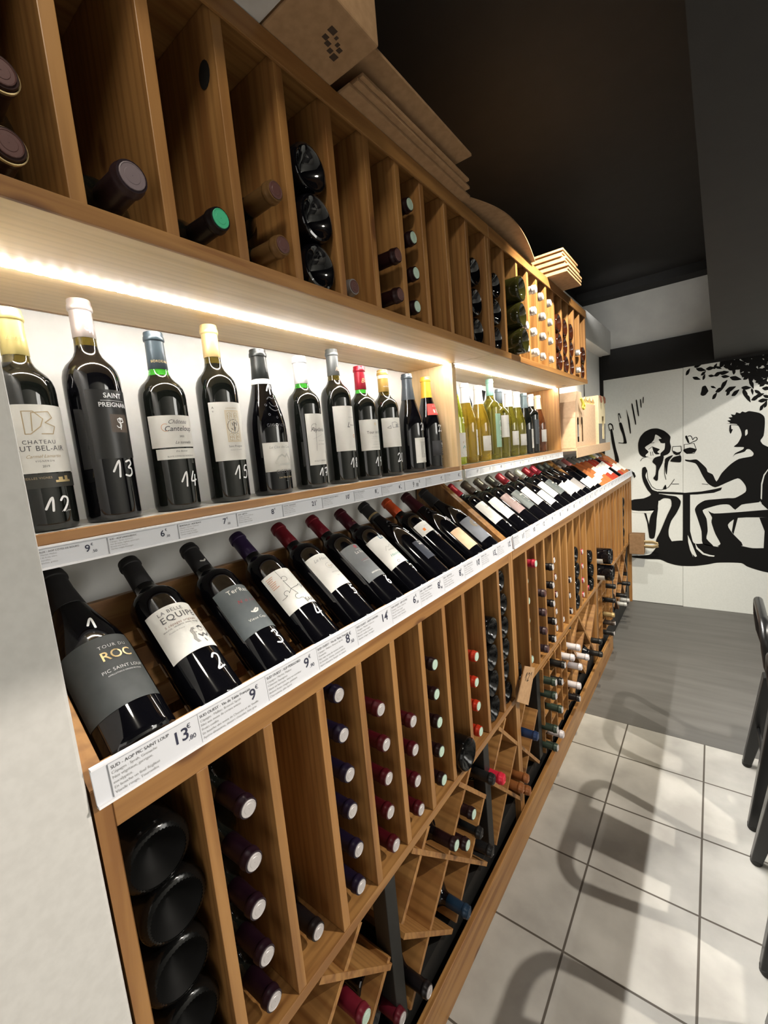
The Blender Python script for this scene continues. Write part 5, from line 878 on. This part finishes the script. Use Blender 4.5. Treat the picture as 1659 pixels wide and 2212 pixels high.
# upper cabinets
Z2 = .2955
column(2, .174, Z2, foil((.03,.012,.010)), SEALR, ('dark bottle with gold rimmed maroon cap', 'the leftmost high pigeonhole'), 'bottles in the leftmost high pigeonhole', xtip=-.548, pitch=.066)
for o in [x for x in scene.objects if x.get('group') == 'bottles in the leftmost high pigeonhole']:
    lpart('cap_rim', MB().lathe([(.0158, .2935), (.0168, .2945), (.0168, .2975), (.0158, .298)], 32), GOLD, o, 40)
column(1, .278, Z2, foil((.025,.014,.018)), mat('mauve_seal',(.17,.13,.14),.5), ('dark bottle with large mauve cap', 'the second high pigeonhole'), None, xtip=-.53, R=.044, Ht=.31)
column(1, .390, Z2, CB, SEALGR, ('black capped bottle with bright green seal', 'the third high pigeonhole'), None, xtip=-.534)
column(2, .498, Z2, CGo, SEALR, ('dull gold capped bottle', 'the fourth high pigeonhole'), 'dull gold capped bottles', xtip=-.533, pitch=.079)
column(3, .602, Z2, None, None, ('black bottle base', 'the fifth high pigeonhole'), 'base-out bottles in the fifth high pigeonhole', xtip=-.552, out='base', R=.0395, pitch=.0795, kind='champagne', glass=BGLASS)
column(1, .716, Z2, CS, SEALR, ('small silver capped bottle', 'the sixth high pigeonhole'), None, xtip=-.566)
column(2, .822, Z2, CBr, SEALR, ('black bottle neck with maroon end', 'the seventh high pigeonhole'), 'maroon ended bottles in the seventh high pigeonhole', xtip=-.534, pitch=.079)
column(4, .922, Z2, CD, SEALG, ('maroon capped bottle with pale seal', 'the eighth high pigeonhole'), 'pale sealed bottles in the eighth high pigeonhole', xtip=-.552, pitch=.0745)
column(3, 1.268, Z2, None, None, ('black bottle base', 'the last high pigeonhole of the near wall cabinet'), 'base-out bottles in the last near high pigeonhole', xtip=-.558, out='base', R=.039, pitch=.084, kind='champagne', glass=BGLASS)
column(3, 1.413, Z2, None, None, ('black bottle base', 'the far wall cabinet, first pigeonhole'), 'base-out bottles first in the far wall cabinet', xtip=-.556, out='base', R=.039, pitch=.082, kind='champagne', glass=BGLASS)
column(3, 1.533, Z2, None, None, ('olive bottle base sticking out', 'the far wall cabinet, second pigeonhole'), 'olive bottles sticking out of the far wall cabinet', xtip=-.512, out='base', R=.0415, pitch=.084, kind='champagne', glass=mat('olive_dark_glass',(.020,.020,.005),.04))
column(2, 1.648, Z2, CS, CHALK, ('white capped bottle neck', 'the far wall cabinet, third pigeonhole'), 'white capped necks in the far wall cabinet', xtip=-.540, pitch=.080)
column(4, 1.757, Z2, foil((.55,.52,.5)), CHALK, ('pale silver capped bottle', 'the far wall cabinet, fourth pigeonhole'), 'pale silver capped bottles in the far wall cabinet', xtip=-.540)
column(4, 1.867, Z2, CS, SEALW, ('silver capped bottle', 'the far wall cabinet, fifth pigeonhole'), 'silver capped bottles in the far wall cabinet', xtip=-.542)
BRB = mat('brown_red_glass', (.030,.008,.004), .05)
for j,(y,t_) in enumerate([(1.980,'sixth'),(2.093,'seventh'),(2.207,'eighth'),(2.320,'ninth')]):
    column(3 if j else 4, y, Z2, None if j else CS, None if j else SEALW, ('brown bottle base' if j else 'bright silver capped bottle', 'the far wall cabinet, %s pigeonhole' % t_), 'bottles in the %s pigeonhole of the far wall cabinet' % t_, xtip=-.548, out='base' if j else 'neck', R=.040 if j else .037, pitch=.082 if j else .0765, kind='champagne' if j else 'bordeaux', glass=BRB)
column(2, 2.430, Z2, CS, CHALK, ('silver capped bottle', 'the far wall cabinet, tenth pigeonhole'), 'silver caps in the tenth pigeonhole', xtip=-.540, pitch=.085)
column(2, 2.540, Z2, None, None, ('brown bottle base', 'the last pigeonhole of the far wall cabinet'), 'bottle bases in the last pigeonhole of the far wall cabinet', xtip=-.548, out='base', R=.040, pitch=.084, kind='champagne', glass=BRB)

# ------------------------------------------------------------------ bottles in the lattice racks (neck tips measured from the shelf wall)
def tip(y, z, x, cap, seal, label, glass=BGLASS, k=None, xr=-.50, **kw):
    f = x/xr; rack_bottle(label, y*f, z*f, x, cap, seal, glass, group=k, **kw)
WCAP = foil((.62,.58,.60), .1); GCAP = foil((.035,.055,.04)); BCAP2 = foil((.012,.012,.012)); ACAP = foil((.28,.10,.03)); NCAP = foil((.015,.035,.10))
tip(.461,-1.018,-.50, foil((.14,.008,.02)), SEALG, 'dark red capsuled bottle with pale green seal poking from the nearest diamond rack')
tip(.659,-1.205,-.50, CB, SEALW, 'black bottle neck low in the diamond rack, just above the plinth')
tip(.560,-1.150,-.52, foil((.10,.006,.015)), SEALW, 'dim red capped bottle behind the nearest black post')
for y, z, n in ((.50,-1.10,'upper'),(.49,-1.19,'lower'),(.40,-1.17,'left')):
    rack_bottle('black bottle base in the dark of the nearest diamond rack, %s one' % n, y*1.1, z, -.57, None, None, BGLASS, 'champagne', 'base', None, .040)
tip(.924,-.967,-.50, CD, SEALG, 'maroon bottle neck with green seal, highest in the diamond rack after the first post')
tip(.824,-.974,-.50, CD, SEALG, 'maroon neck with green seal, left of the pair after the first post', k=None)
tip(.880,-1.022,-.50, CD, SEALG, 'maroon neck with green seal, right of the pair after the first post')
tip(1.02,-1.165,-.50, BCAP2, BCAP2, 'all black bottle neck resting near the second post')
tip(.96,-1.055,-.52, BCAP2, BCAP2, 'all black bottle neck behind the green sealed pair')
tip(.860,-1.205,-.50, foil((.01,.03,.06)), foil((.01,.03,.06)), 'bottle with dark blue capsule low over the plinth', R=.038)
tip(1.059,-.962,-.50, BCAP2, BCAP2, 'black bottle neck just left of the red wrapped one by the second post')
tip(1.128,-1.010,-.49, foil((.62,.02,.05)), foil((.62,.02,.05)), 'bottle with bright red printed wrapper in the rack after the second post', R=.040)
tip(1.328,-1.150,-.50, ACAP, ACAP, 'amber capped neck, upper of three in the rack after the second post', BRGLASS)
tip(1.278,-1.151,-.50, ACAP, ACAP, 'amber capped neck, middle of three in the rack after the second post', BRGLASS)
tip(1.340,-1.205,-.50, ACAP, ACAP, 'amber capped neck, lowest of three in the rack after the second post', BRGLASS)
tip(1.387,-1.020,-.48, NCAP, NCAP, 'bottle with navy blue capsule jutting from the diamond rack left of the cube rack', BRGLASS, xr=-.48)
for y, z, n in ((1.621,-.935,'highest'),(1.617,-.990,'second'),(1.690,-1.088,'third'),(1.616,-1.131,'fourth'),(1.609,-1.205,'lowest')):
    tip(y, z, -.48, GCAP, SEALW, 'dark green capsuled bottle in the cube rack, %s' % n, xr=-.48, glass=DGLASS)
tip(1.706,-.975,-.48, BCAP2, SEALW, 'black capsuled bottle in the cube rack above the green ones', xr=-.48)
tip(1.753,-.925,-.48, BCAP2, SEALW, 'black capsuled bottle at the top of the cube rack', xr=-.48)
tip(1.693,-1.200,-.48, WCAP, WCAP, 'white capsuled bottle at the foot of the cube rack', xr=-.48)
for y, z, n in ((1.895,-.957,'upper left'),(1.999,-.955,'upper right'),(2.163,-1.075,'rightmost'),(2.023,-1.060,'middle'),(1.990,-1.138,'lowest')):
    tip(y, z, -.48, WCAP, WCAP, 'white capsuled bottle between the cube rack and far diamond rack, %s' % n, xr=-.48)
tip(1.972,-1.19,-.48, CB, SEALW, 'dark bottle neck under the white capsules beyond the cube rack', xr=-.48)
tip(2.48,-1.20,-.465, BCAP2, BCAP2, 'long black bottle neck reaching over the plinth of the far middle', xr=-.48)
tip(2.473,-1.122,-.48, BCAP2, BCAP2, 'black bottle neck above the long one in the far middle', xr=-.48)
tip(2.92,-.945,-.48, BCAP2, BCAP2, 'black bottle neck at the top of the slatted rack', xr=-.48)
tip(2.90,-1.03,-.48, BCAP2, BCAP2, 'black bottle neck second in the slatted rack', xr=-.48)
tip(2.86,-1.11,-.48, foil((.40,.28,.12)), foil((.40,.28,.12)), 'tan capsuled neck in the slatted rack', xr=-.48)
tip(2.88,-1.17,-.48, foil((.06,.045,.035)), SEALW, 'dark brown neck in the slatted rack', xr=-.48)
tip(2.84,-1.22,-.48, BCAP2, SEALW, 'lowest neck in the slatted rack', xr=-.48)
tip(3.50,-1.10,-.48, BCAP2, BCAP2, 'black bottle neck upper in the far end rack', xr=-.48)
tip(3.34,-1.14,-.48, BCAP2, BCAP2, 'black bottle neck lower in the far end rack', xr=-.48)
tip(3.45,-1.21,-.48, foil((.35,.35,.34)), SEALW, 'grey capsuled neck in the far end rack', xr=-.48)
tip(3.33,-1.20,-.48, foil((.42,.42,.40)), SEALW, 'pale grey capsuled neck low in the far end rack', xr=-.48)

# ------------------------------------------------------------------ handwritten kraft sign leaning on the racks
P = [(-.515,1.386,-.765),(-.512,1.474,-.812),(-.508,1.378,-.905),(-.512,1.290,-.845)]
ax = Vector(P[1])-Vector(P[0]); ay = Vector(P[0])-Vector(P[3]); n = ax.cross(ay).normalized()
mb = MB(); v = [Vector(p) for p in P]; q = [p+n*.003 for p in v]
mb.add(v+q, [(0,1,2,3),(7,6,5,4),(0,4,5,1),(1,5,6,2),(2,6,7,3),(3,7,4,0)])
sg = thing('price_sign', 'kraft card sign handwritten 12 euro leaning between the near and middle cabinets', 'sign', (-.51, 1.385, -.905))
wpart('card', mb, KRAFT, sg)
mb = MB(); c = v[0]+ax*.5-ay*.30
u = ax.normalized(); w_ = ay.normalized()
sgn = 1 if n.x > 0 else -1
for vf in [shift(number('12', .030, .003), -.008, 0), shift(text_polys('€', .016, .01), .025, .012)]:
    mb.add([tuple(c+u*a+w_*b+n*(.0036 if sgn > 0 else -.0006)) for a, b in vf[0]], vf[1])
wpart('lettering', mb, INKB, sg)

# ------------------------------------------------------------------ gift cartons on the far wall shelf
box_thing('display_shelf', 'pale wooden shelf on the white wall carrying the gift cartons', 'shelf', [('board', (-.744, -.615, 2.628, 3.62, -.078, -.064), KRAFTP, .001), ('front_board', (-.617, -.612, 2.628, 3.62, -.118, -.060), KRAFTP, .001)], (-.68, 3.1, -.118))
def arch(cy, z0, z1, hw, n=10):
    return [(cy-hw, z0), (cy+hw, z0)] + [(cy+hw*math.cos(math.pi*i/n), z1-hw+hw*math.sin(math.pi*i/n)) for i in range(n+1)]
g1 = thing('gift_carton', 'kraft two-bottle gift carton with arched windows and sloping top, next to the white wine shelf', 'carton', (-.67, 2.74, -.063))
def panel_with_holes(y0, y1, z0, z1, holes, x0, x1, top=None):
    outer = top or [(y0, z0), (y1, z0), (y1, z1), (y0, z1)]
    loops = [[Vector((a, b, 0)) for a, b in outer]] + [[Vector((a, b, 0)) for a, b in h[::-1]] for h in holes]
    tri = tessellate_polygon(loops); pts = [p for lp in loops for p in lp]
    mb = MB(); n_ = len(pts)
    mb.add([(x1, p.x, p.y) for p in pts]+[(x0, p.x, p.y) for p in pts], [tuple(t) for t in tri]+[tuple(n_+i for i in t[::-1]) for t in tri])
    k = 0
    for lp in loops:
        m_ = len(lp); mb.f += [(k+i, k+(i+1) % m_, n_+k+(i+1) % m_, n_+k+i) for i in range(m_)]; mb.m += [0]*m_; k += m_
    return mb
top1 = [(2.640, -.062), (2.865, -.062), (2.865, .11), (2.82, .20), (2.80, .255), (2.70, .255), (2.66, .20), (2.64, .11)]
def windowed(t, ws, z0, zs, ya, yb, roof, x0, x1, m, name='front_panel'):
    """panel with upright windows: ws = [(centre, half width, bottom, top, arched)]"""
    mb = MB(); q = ya
    zb = ws[0][2]
    mb.prism([(ya, z0), (yb, z0), (yb, zb), (ya, zb)], 'x', x0, x1)
    for (cy, hw, b0, t0, ar) in ws:
        mb.prism([(q, zb), (cy-hw, zb), (cy-hw, zs), (q, zs)], 'x', x0, x1); q = cy+hw
    mb.prism([(q, zb), (yb, zb), (yb, zs), (q, zs)], 'x', x0, x1)
    low = [(ya, zs)]
    for (cy, hw, b0, t0, ar) in ws:
        if ar: low += [(cy-hw*math.cos(math.pi*i/10), zs+hw*math.sin(math.pi*i/10)) for i in range(11)]
        else: low += [(cy-hw, zs), (cy-hw, t0), (cy+hw, t0), (cy+hw, zs)]
    low += [(yb, zs)]
    mb.prism(low+roof, 'x', x0, x1)
    return wpart(name, mb, m, t)
windowed(g1, [(2.705, .022, -.03, .09, True), (2.800, .024, -.03, .09, True)], -.062, .09, 2.640, 2.865, [(2.865, .11), (2.82, .20), (2.80, .255), (2.70, .255), (2.66, .20), (2.64, .11)], -.622, -.6205, KRAFTP)
wpart('back_panel', MB().prism([(a, b) for a, b in top1], 'x', -.722, -.7205), KRAFTP, g1)
wpart('side_panel', MB().box(-.7205, -.622, 2.640, 2.6415, -.062, .11), KRAFTP, g1); wpart('side_panel', MB().box(-.7205, -.622, 2.8635, 2.865, -.062, .11), KRAFTP, g1)
wpart('bottom_panel', MB().box(-.7205, -.622, 2.6416, 2.8634, -.062, -.0605), KRAFTP, g1)
RF = [(2.865, .11), (2.82, .20), (2.80, .255), (2.70, .255), (2.66, .20), (2.64, .11)]
mb = MB()
for (a, b), (c_, d) in zip(RF, RF[1:]): mb.prism([(a, b), (c_, d), (c_, d-.0015), (a, b-.0015)], 'x', -.7204, -.6221)
wpart('sloping_top', mb, KRAFTP, g1)
for k, y in enumerate((2.705, 2.80)):
    bottle('dark wine bottle %s inside the arched kraft gift carton' % ('at the left', 'at the right')[k], 'bordeaux', .24, .0365, BGLASS, BCAP, (-.671, y, -.0598), lab=[(.06, .13, -40, 60, PAPER)], seg=24)
g2 = thing('gift_carton', 'cream and grey gift carton with square window and brown ribbon handles', 'carton', (-.67, 3.37, -.063))
sq = lambda a, b, c, d: [(a, c), (b, c), (b, d), (a, d)]
CRM = mat('cream_card', (.72, .62, .40), .7); GRYC = mat('grey_card', (.16, .15, .14), .7)
windowed(g2, [(3.42, .035, -.03, .125, False)], -.062, .075, 3.27, 3.50, [(3.50, .262), (3.27, .262)], -.6225, -.6210, CRM)
wpart('lower_band', MB().box(-.6208, -.6202, 3.27, 3.384, -.062, .075).box(-.6208, -.6202, 3.456, 3.50, -.062, .075).box(-.6208, -.6202, 3.384, 3.456, -.062, -.031), GRYC, g2, label='dark grey lower band')
wpart('side_panel', MB().box(-.72, -.6226, 3.27, 3.2715, -.062, .262), KRAFTP, g2); wpart('side_panel', MB().box(-.72, -.6226, 3.4985, 3.50, -.062, .262), CRM, g2); wpart('back_panel', MB().box(-.7215, -.72, 3.27, 3.50, -.062, .262), CRM, g2)
BRN = mat('brown_ribbon', (.14, .05, .03), .7)
for y in (3.31, 3.43):
    wpart('ribbon_handle', MB().tube([(-.618, y, .262), (-.612, y, .235), (-.611, y+.012, .215), (-.611, y+.028, .222), (-.612, y+.03, .245), (-.618, y+.026, .262)], .0035), BRN, g2)
bottle('wine bottle with white label seen in the window of the cream gift carton', 'bordeaux', .28, .036, BGLASS, BCAP, (-.672, 3.42, -.0618), lab=[(.055, .150, -60, 60, PAPER)], seg=24, art={0: [(rect(-.014, .014, .09, .094), INKG), (rect(-.012, .012, .082, .084), INKG)]})
g3 = thing('gift_carton', 'plain tall kraft gift carton standing between the arched and the cream cartons', 'carton', (-.67, 3.07, -.063))
wpart('body', MB().box(-.722, -.634, 2.90, 3.24, -.062, .20), KRAFTP, g3, .002)
YEL = mat('yellow_ribbon', (.75, .65, .08), .6)
wmesh('ribbon_bow', MB().tube([(-.608, 2.73, .215), (-.604, 2.75, .19), (-.602, 2.74, .165), (-.602, 2.765, .155), (-.602, 2.79, .165), (-.604, 2.80, .175), (-.604, 2.77, .185), (-.605, 2.755, .20)], .006), YEL, 'yellow-green ribbon bow on the front of the arched gift carton', 'bow', smooth=60)
mb = MB()
for k in range(9):
    y = 2.93+k*.035; mb.tube([(-.65, y, .203), (-.645, y+.01, .225+.008*(k % 3)), (-.64, y+.024, .213), (-.65, y+.03, .2035)], .004, 6)
wmesh('ribbon_garland', mb, GOLD, 'curly gold ribbon lying on top of the plain kraft carton', 'ribbon', smooth=60)
# kraft bags hanging on the far cabinet corner
kb = thing('paper_bag', 'kraft paper bag with twine handles hanging at the far corner before the mural', 'bag', (-.47, 3.86, -.955))
wpart('bag', MB().box(-.527, -.425, 3.82, 3.90, -.955, -.795), noisy('dark_kraft', (.24,.14,.07), (.20,.115,.055), 60, .85), kb, .004)
TW = mat('twine', (.50, .38, .20), .8)
for k in range(3):
    z = -.862-.012*k
    wpart('twine_handle', MB().tube([(-.427, 3.83+.02*k, z+.014), (-.37, 3.83+.02*k, z+.016), (-.335, 3.83+.02*k, z+.004), (-.335, 3.83+.02*k, z-.012), (-.37, 3.83+.02*k, z-.022), (-.427, 3.83+.02*k, z-.02)], .005, 8), TW, kb, smooth=60)

# ------------------------------------------------------------------ cartons and flattened card on top of the wall cabinets
cb = thing('carton', 'white cardboard carton with a printed black square, overhanging the top of the near wall cabinet', 'carton', (-.6, .35, .651))
wpart('box', MB().box(-.82, -.432, .133, .516, .6515, .95), CARTONW, cb, .003)
wpart('print', MB().box(-.56, -.50, .36, .455, .6508, .6514), INKG, cb); wpart('print', MB().box(-.545, -.515, .385, .43, .6504, .6507), CARTONW, cb); wpart('print', MB().box(-.475, -.470, .44, .485, .6508, .6514), INKL, cb)
kc = thing('carton', 'brown kraft carton with small printed marks overhanging the near wall cabinet', 'carton', (-.6, .585, .651))
wpart('box', MB().box(-.82, -.437, .520, .668, .6515, .95), KRAFT, kc, .003)
mb = MB()
for (a, b, c_, d) in [(-.478,-.468,.590,.603),(-.480,-.474,.607,.612),(-.492,-.484,.592,.601),(-.497,-.489,.602,.611),(-.503,-.495,.614,.622),(-.487,-.480,.616,.622),(-.492,-.484,.624,.632),(-.508,-.497,.625,.636)]: mb.box(a, b, c_, d, .6509, .6514)
wpart('print', mb, mat('print_brown', (.06,.035,.02), .8), kc)
for k, (x1, y0, y1, z, tx) in enumerate([(-.520,.690,1.175,.6515,'lowest sheet, sticking out farthest along'),(-.508,.700,1.150,.6585,'second sheet'),(-.500,.705,1.130,.6655,'third sheet'),(-.470,.670,1.085,.690,'top sheet, wider and darker in shade')]):
    wmesh('flattened_carton', MB().box(-.84+.005*k, x1, y0, y1, z, z+.006), KRAFT, 'flattened kraft carton on the near wall cabinet, %s' % tx, 'cardboard', bevel=.001)
wmesh('gap_shade_block', MB().box(-.82, -.60, .72, 1.05, .6720, .6897), BLACKW, 'black block standing in for the shaded gap between the flattened kraft sheets', 'box')  # black block put in as the shade of the gap under the top sheet
mb = MB(); V = []; n_ = 16
for i in range(n_+1):
    y = 1.16+(1.74-1.16)*i/n_; s = math.sin(math.pi*i/n_); V.append((y, .652+.030*s, -.530+.028*s))
vs = []
for y, z, x in V: vs += [(-.82, y, z), (x, y, z), (x, y, z+.004), (-.82, y, z+.004)]
mb.add(vs, [(i*4+a, i*4+(a+1) % 4, i*4+4+(a+1) % 4, i*4+4+a) for i in range(n_) for a in range(4)]+[(0, 1, 2, 3), (n_*4+3, n_*4+2, n_*4+1, n_*4)])
wmesh('flattened_carton', mb, KRAFT, 'bowed sheet of kraft card arching over the joint of the two wall cabinets', 'cardboard', smooth=40)
for k in range(9):
    o = wmesh('folded_gift_box', MB().box(-.80, -.468+.006*(k % 3)-.003*k, 1.935+.008*(k % 2), 2.17-.006*(k % 4), .6512+.0105*k, .6592+.0105*k), KRAFT,
          ['lowest', 'second', 'third', 'fourth', 'fifth', 'sixth', 'seventh', 'eighth', 'topmost'][k]+' folded kraft gift box in the stack on the far wall cabinet', 'cardboard', 'folded gift boxes stacked on the far cabinet', bevel=.0008)

# ------------------------------------------------------------------ black metal chairs along the table
def chair(cy, label):
    t = thing('metal_chair', label, 'chair', (.32, cy, -1.4))
    W_ = .155; zs = -.95
    # seat: dished sheet with rounded corners
    pts = []
    for cx, cyy, a0 in ((.455, .11, 0), (.215, .11, 90), (.215, -.11, 180), (.455, -.11, 270)):
        pts += [(cx+.045*math.cos(R2(a0+d)), cy+cyy+.045*math.sin(R2(a0+d))) for d in (0, 22, 45, 67, 90)]
    wpart('seat', MB().prism(pts, 'z', zs-.018, zs), METALB, t, .004)
    # legs: tapered folded sheet, splayed
    for sx, fx, tx in ((0, .120, .19), (1, .52, .455)):
        for s in (-1, 1):
            y0 = cy+s*.178; y1 = cy+s*.125; mb = MB()
            for (za, zb, fa, fb) in ((-1.385, -.965, 0, 1),):
                def sec(f, wd, dp):
                    x = fx+(tx-fx)*f; y = y0+(y1-y0)*f; z = za+(zb-za)*f
                    return [(x-wd, y-dp, z), (x+wd, y-dp, z), (x+wd, y+dp, z), (x-wd, y+dp, z)]
                A = sec(0, .015, .016); B = sec(.55, .024, .022); C_ = sec(1, .032, .028)
                mb.add(A+B+C_, [(3, 2, 1, 0), (8, 9, 10, 11)]+[(r*4+i, r*4+(i+1) % 4, r*4+4+(i+1) % 4, r*4+4+i) for r in range(2) for i in range(4)])
            lg = wpart('leg', mb, METALB, t, .004)
            ft = link('foot', MB().lathe([(.0, 0), (.014, 0), (.016, .004), (.016, .020), (.012, .024), (0, .024)], 16).mesh('foot', BLACKW, 40, (0, 0, 0)), lg)
            ft.location = (fx-.32, y0-cy, .0005)
    # side stretchers
    for s in (-1, 1): wpart('stretcher', MB().tube([(.150, cy+s*.155, -1.18), (.49, cy+s*.155, -1.18)], .006, 8), METALB, t)
    wpart('stretcher', MB().tube([(.150, cy-.155, -1.20), (.150, cy+.155, -1.20)], .006, 8), METALB, t)
    # back: one rounded tube loop and a central splat
    hp = [(.200, cy-.145, zs-.01), (.175, cy-.155, zs+.06), (.150, cy-.165, zs+.15)]
    for k in range(7):
        a = R2(180-15*k); hp.append((.142-.004*k/6, cy-.100+.068*math.cos(a), -.735+.068*math.sin(a)))
    hp2 = [(x, 2*cy-y, z) for x, y, z in hp][::-1]
    wpart('back_frame', MB().tube(hp+hp2, .0145, 12), METALB, t, smooth=60)
    wpart('splat', MB().prism([(.196, zs-.005), (.200, zs-.005), (.146, -.668), (.142, -.668)], 'y', cy-.062, cy+.062), METALB, t, .001)
    return t
chair(1.957, 'black metal cafe chair with low rounded back, farther of the two in view')
chair(1.450, 'black metal cafe chair at the right edge, nearer one, only its rear legs in view')
chair(.945, 'black metal cafe chair casting the nearest curved shadow on the tiles')
tb = thing('cafe_table', 'dark rectangular table the black chairs are drawn up to', 'table', (.85, 1.5, -1.4))
wpart('table_top', MB().box(.455, 1.05, .55, 2.05, -.672, -.65), BLACKW, tb, .003)
for x in (.62, .92):
    for y in (.8, 1.8): wpart('leg', MB().box(x-.02, x+.02, y-.02, y+.02, -1.3995, -.6725), METALB, tb, .002)
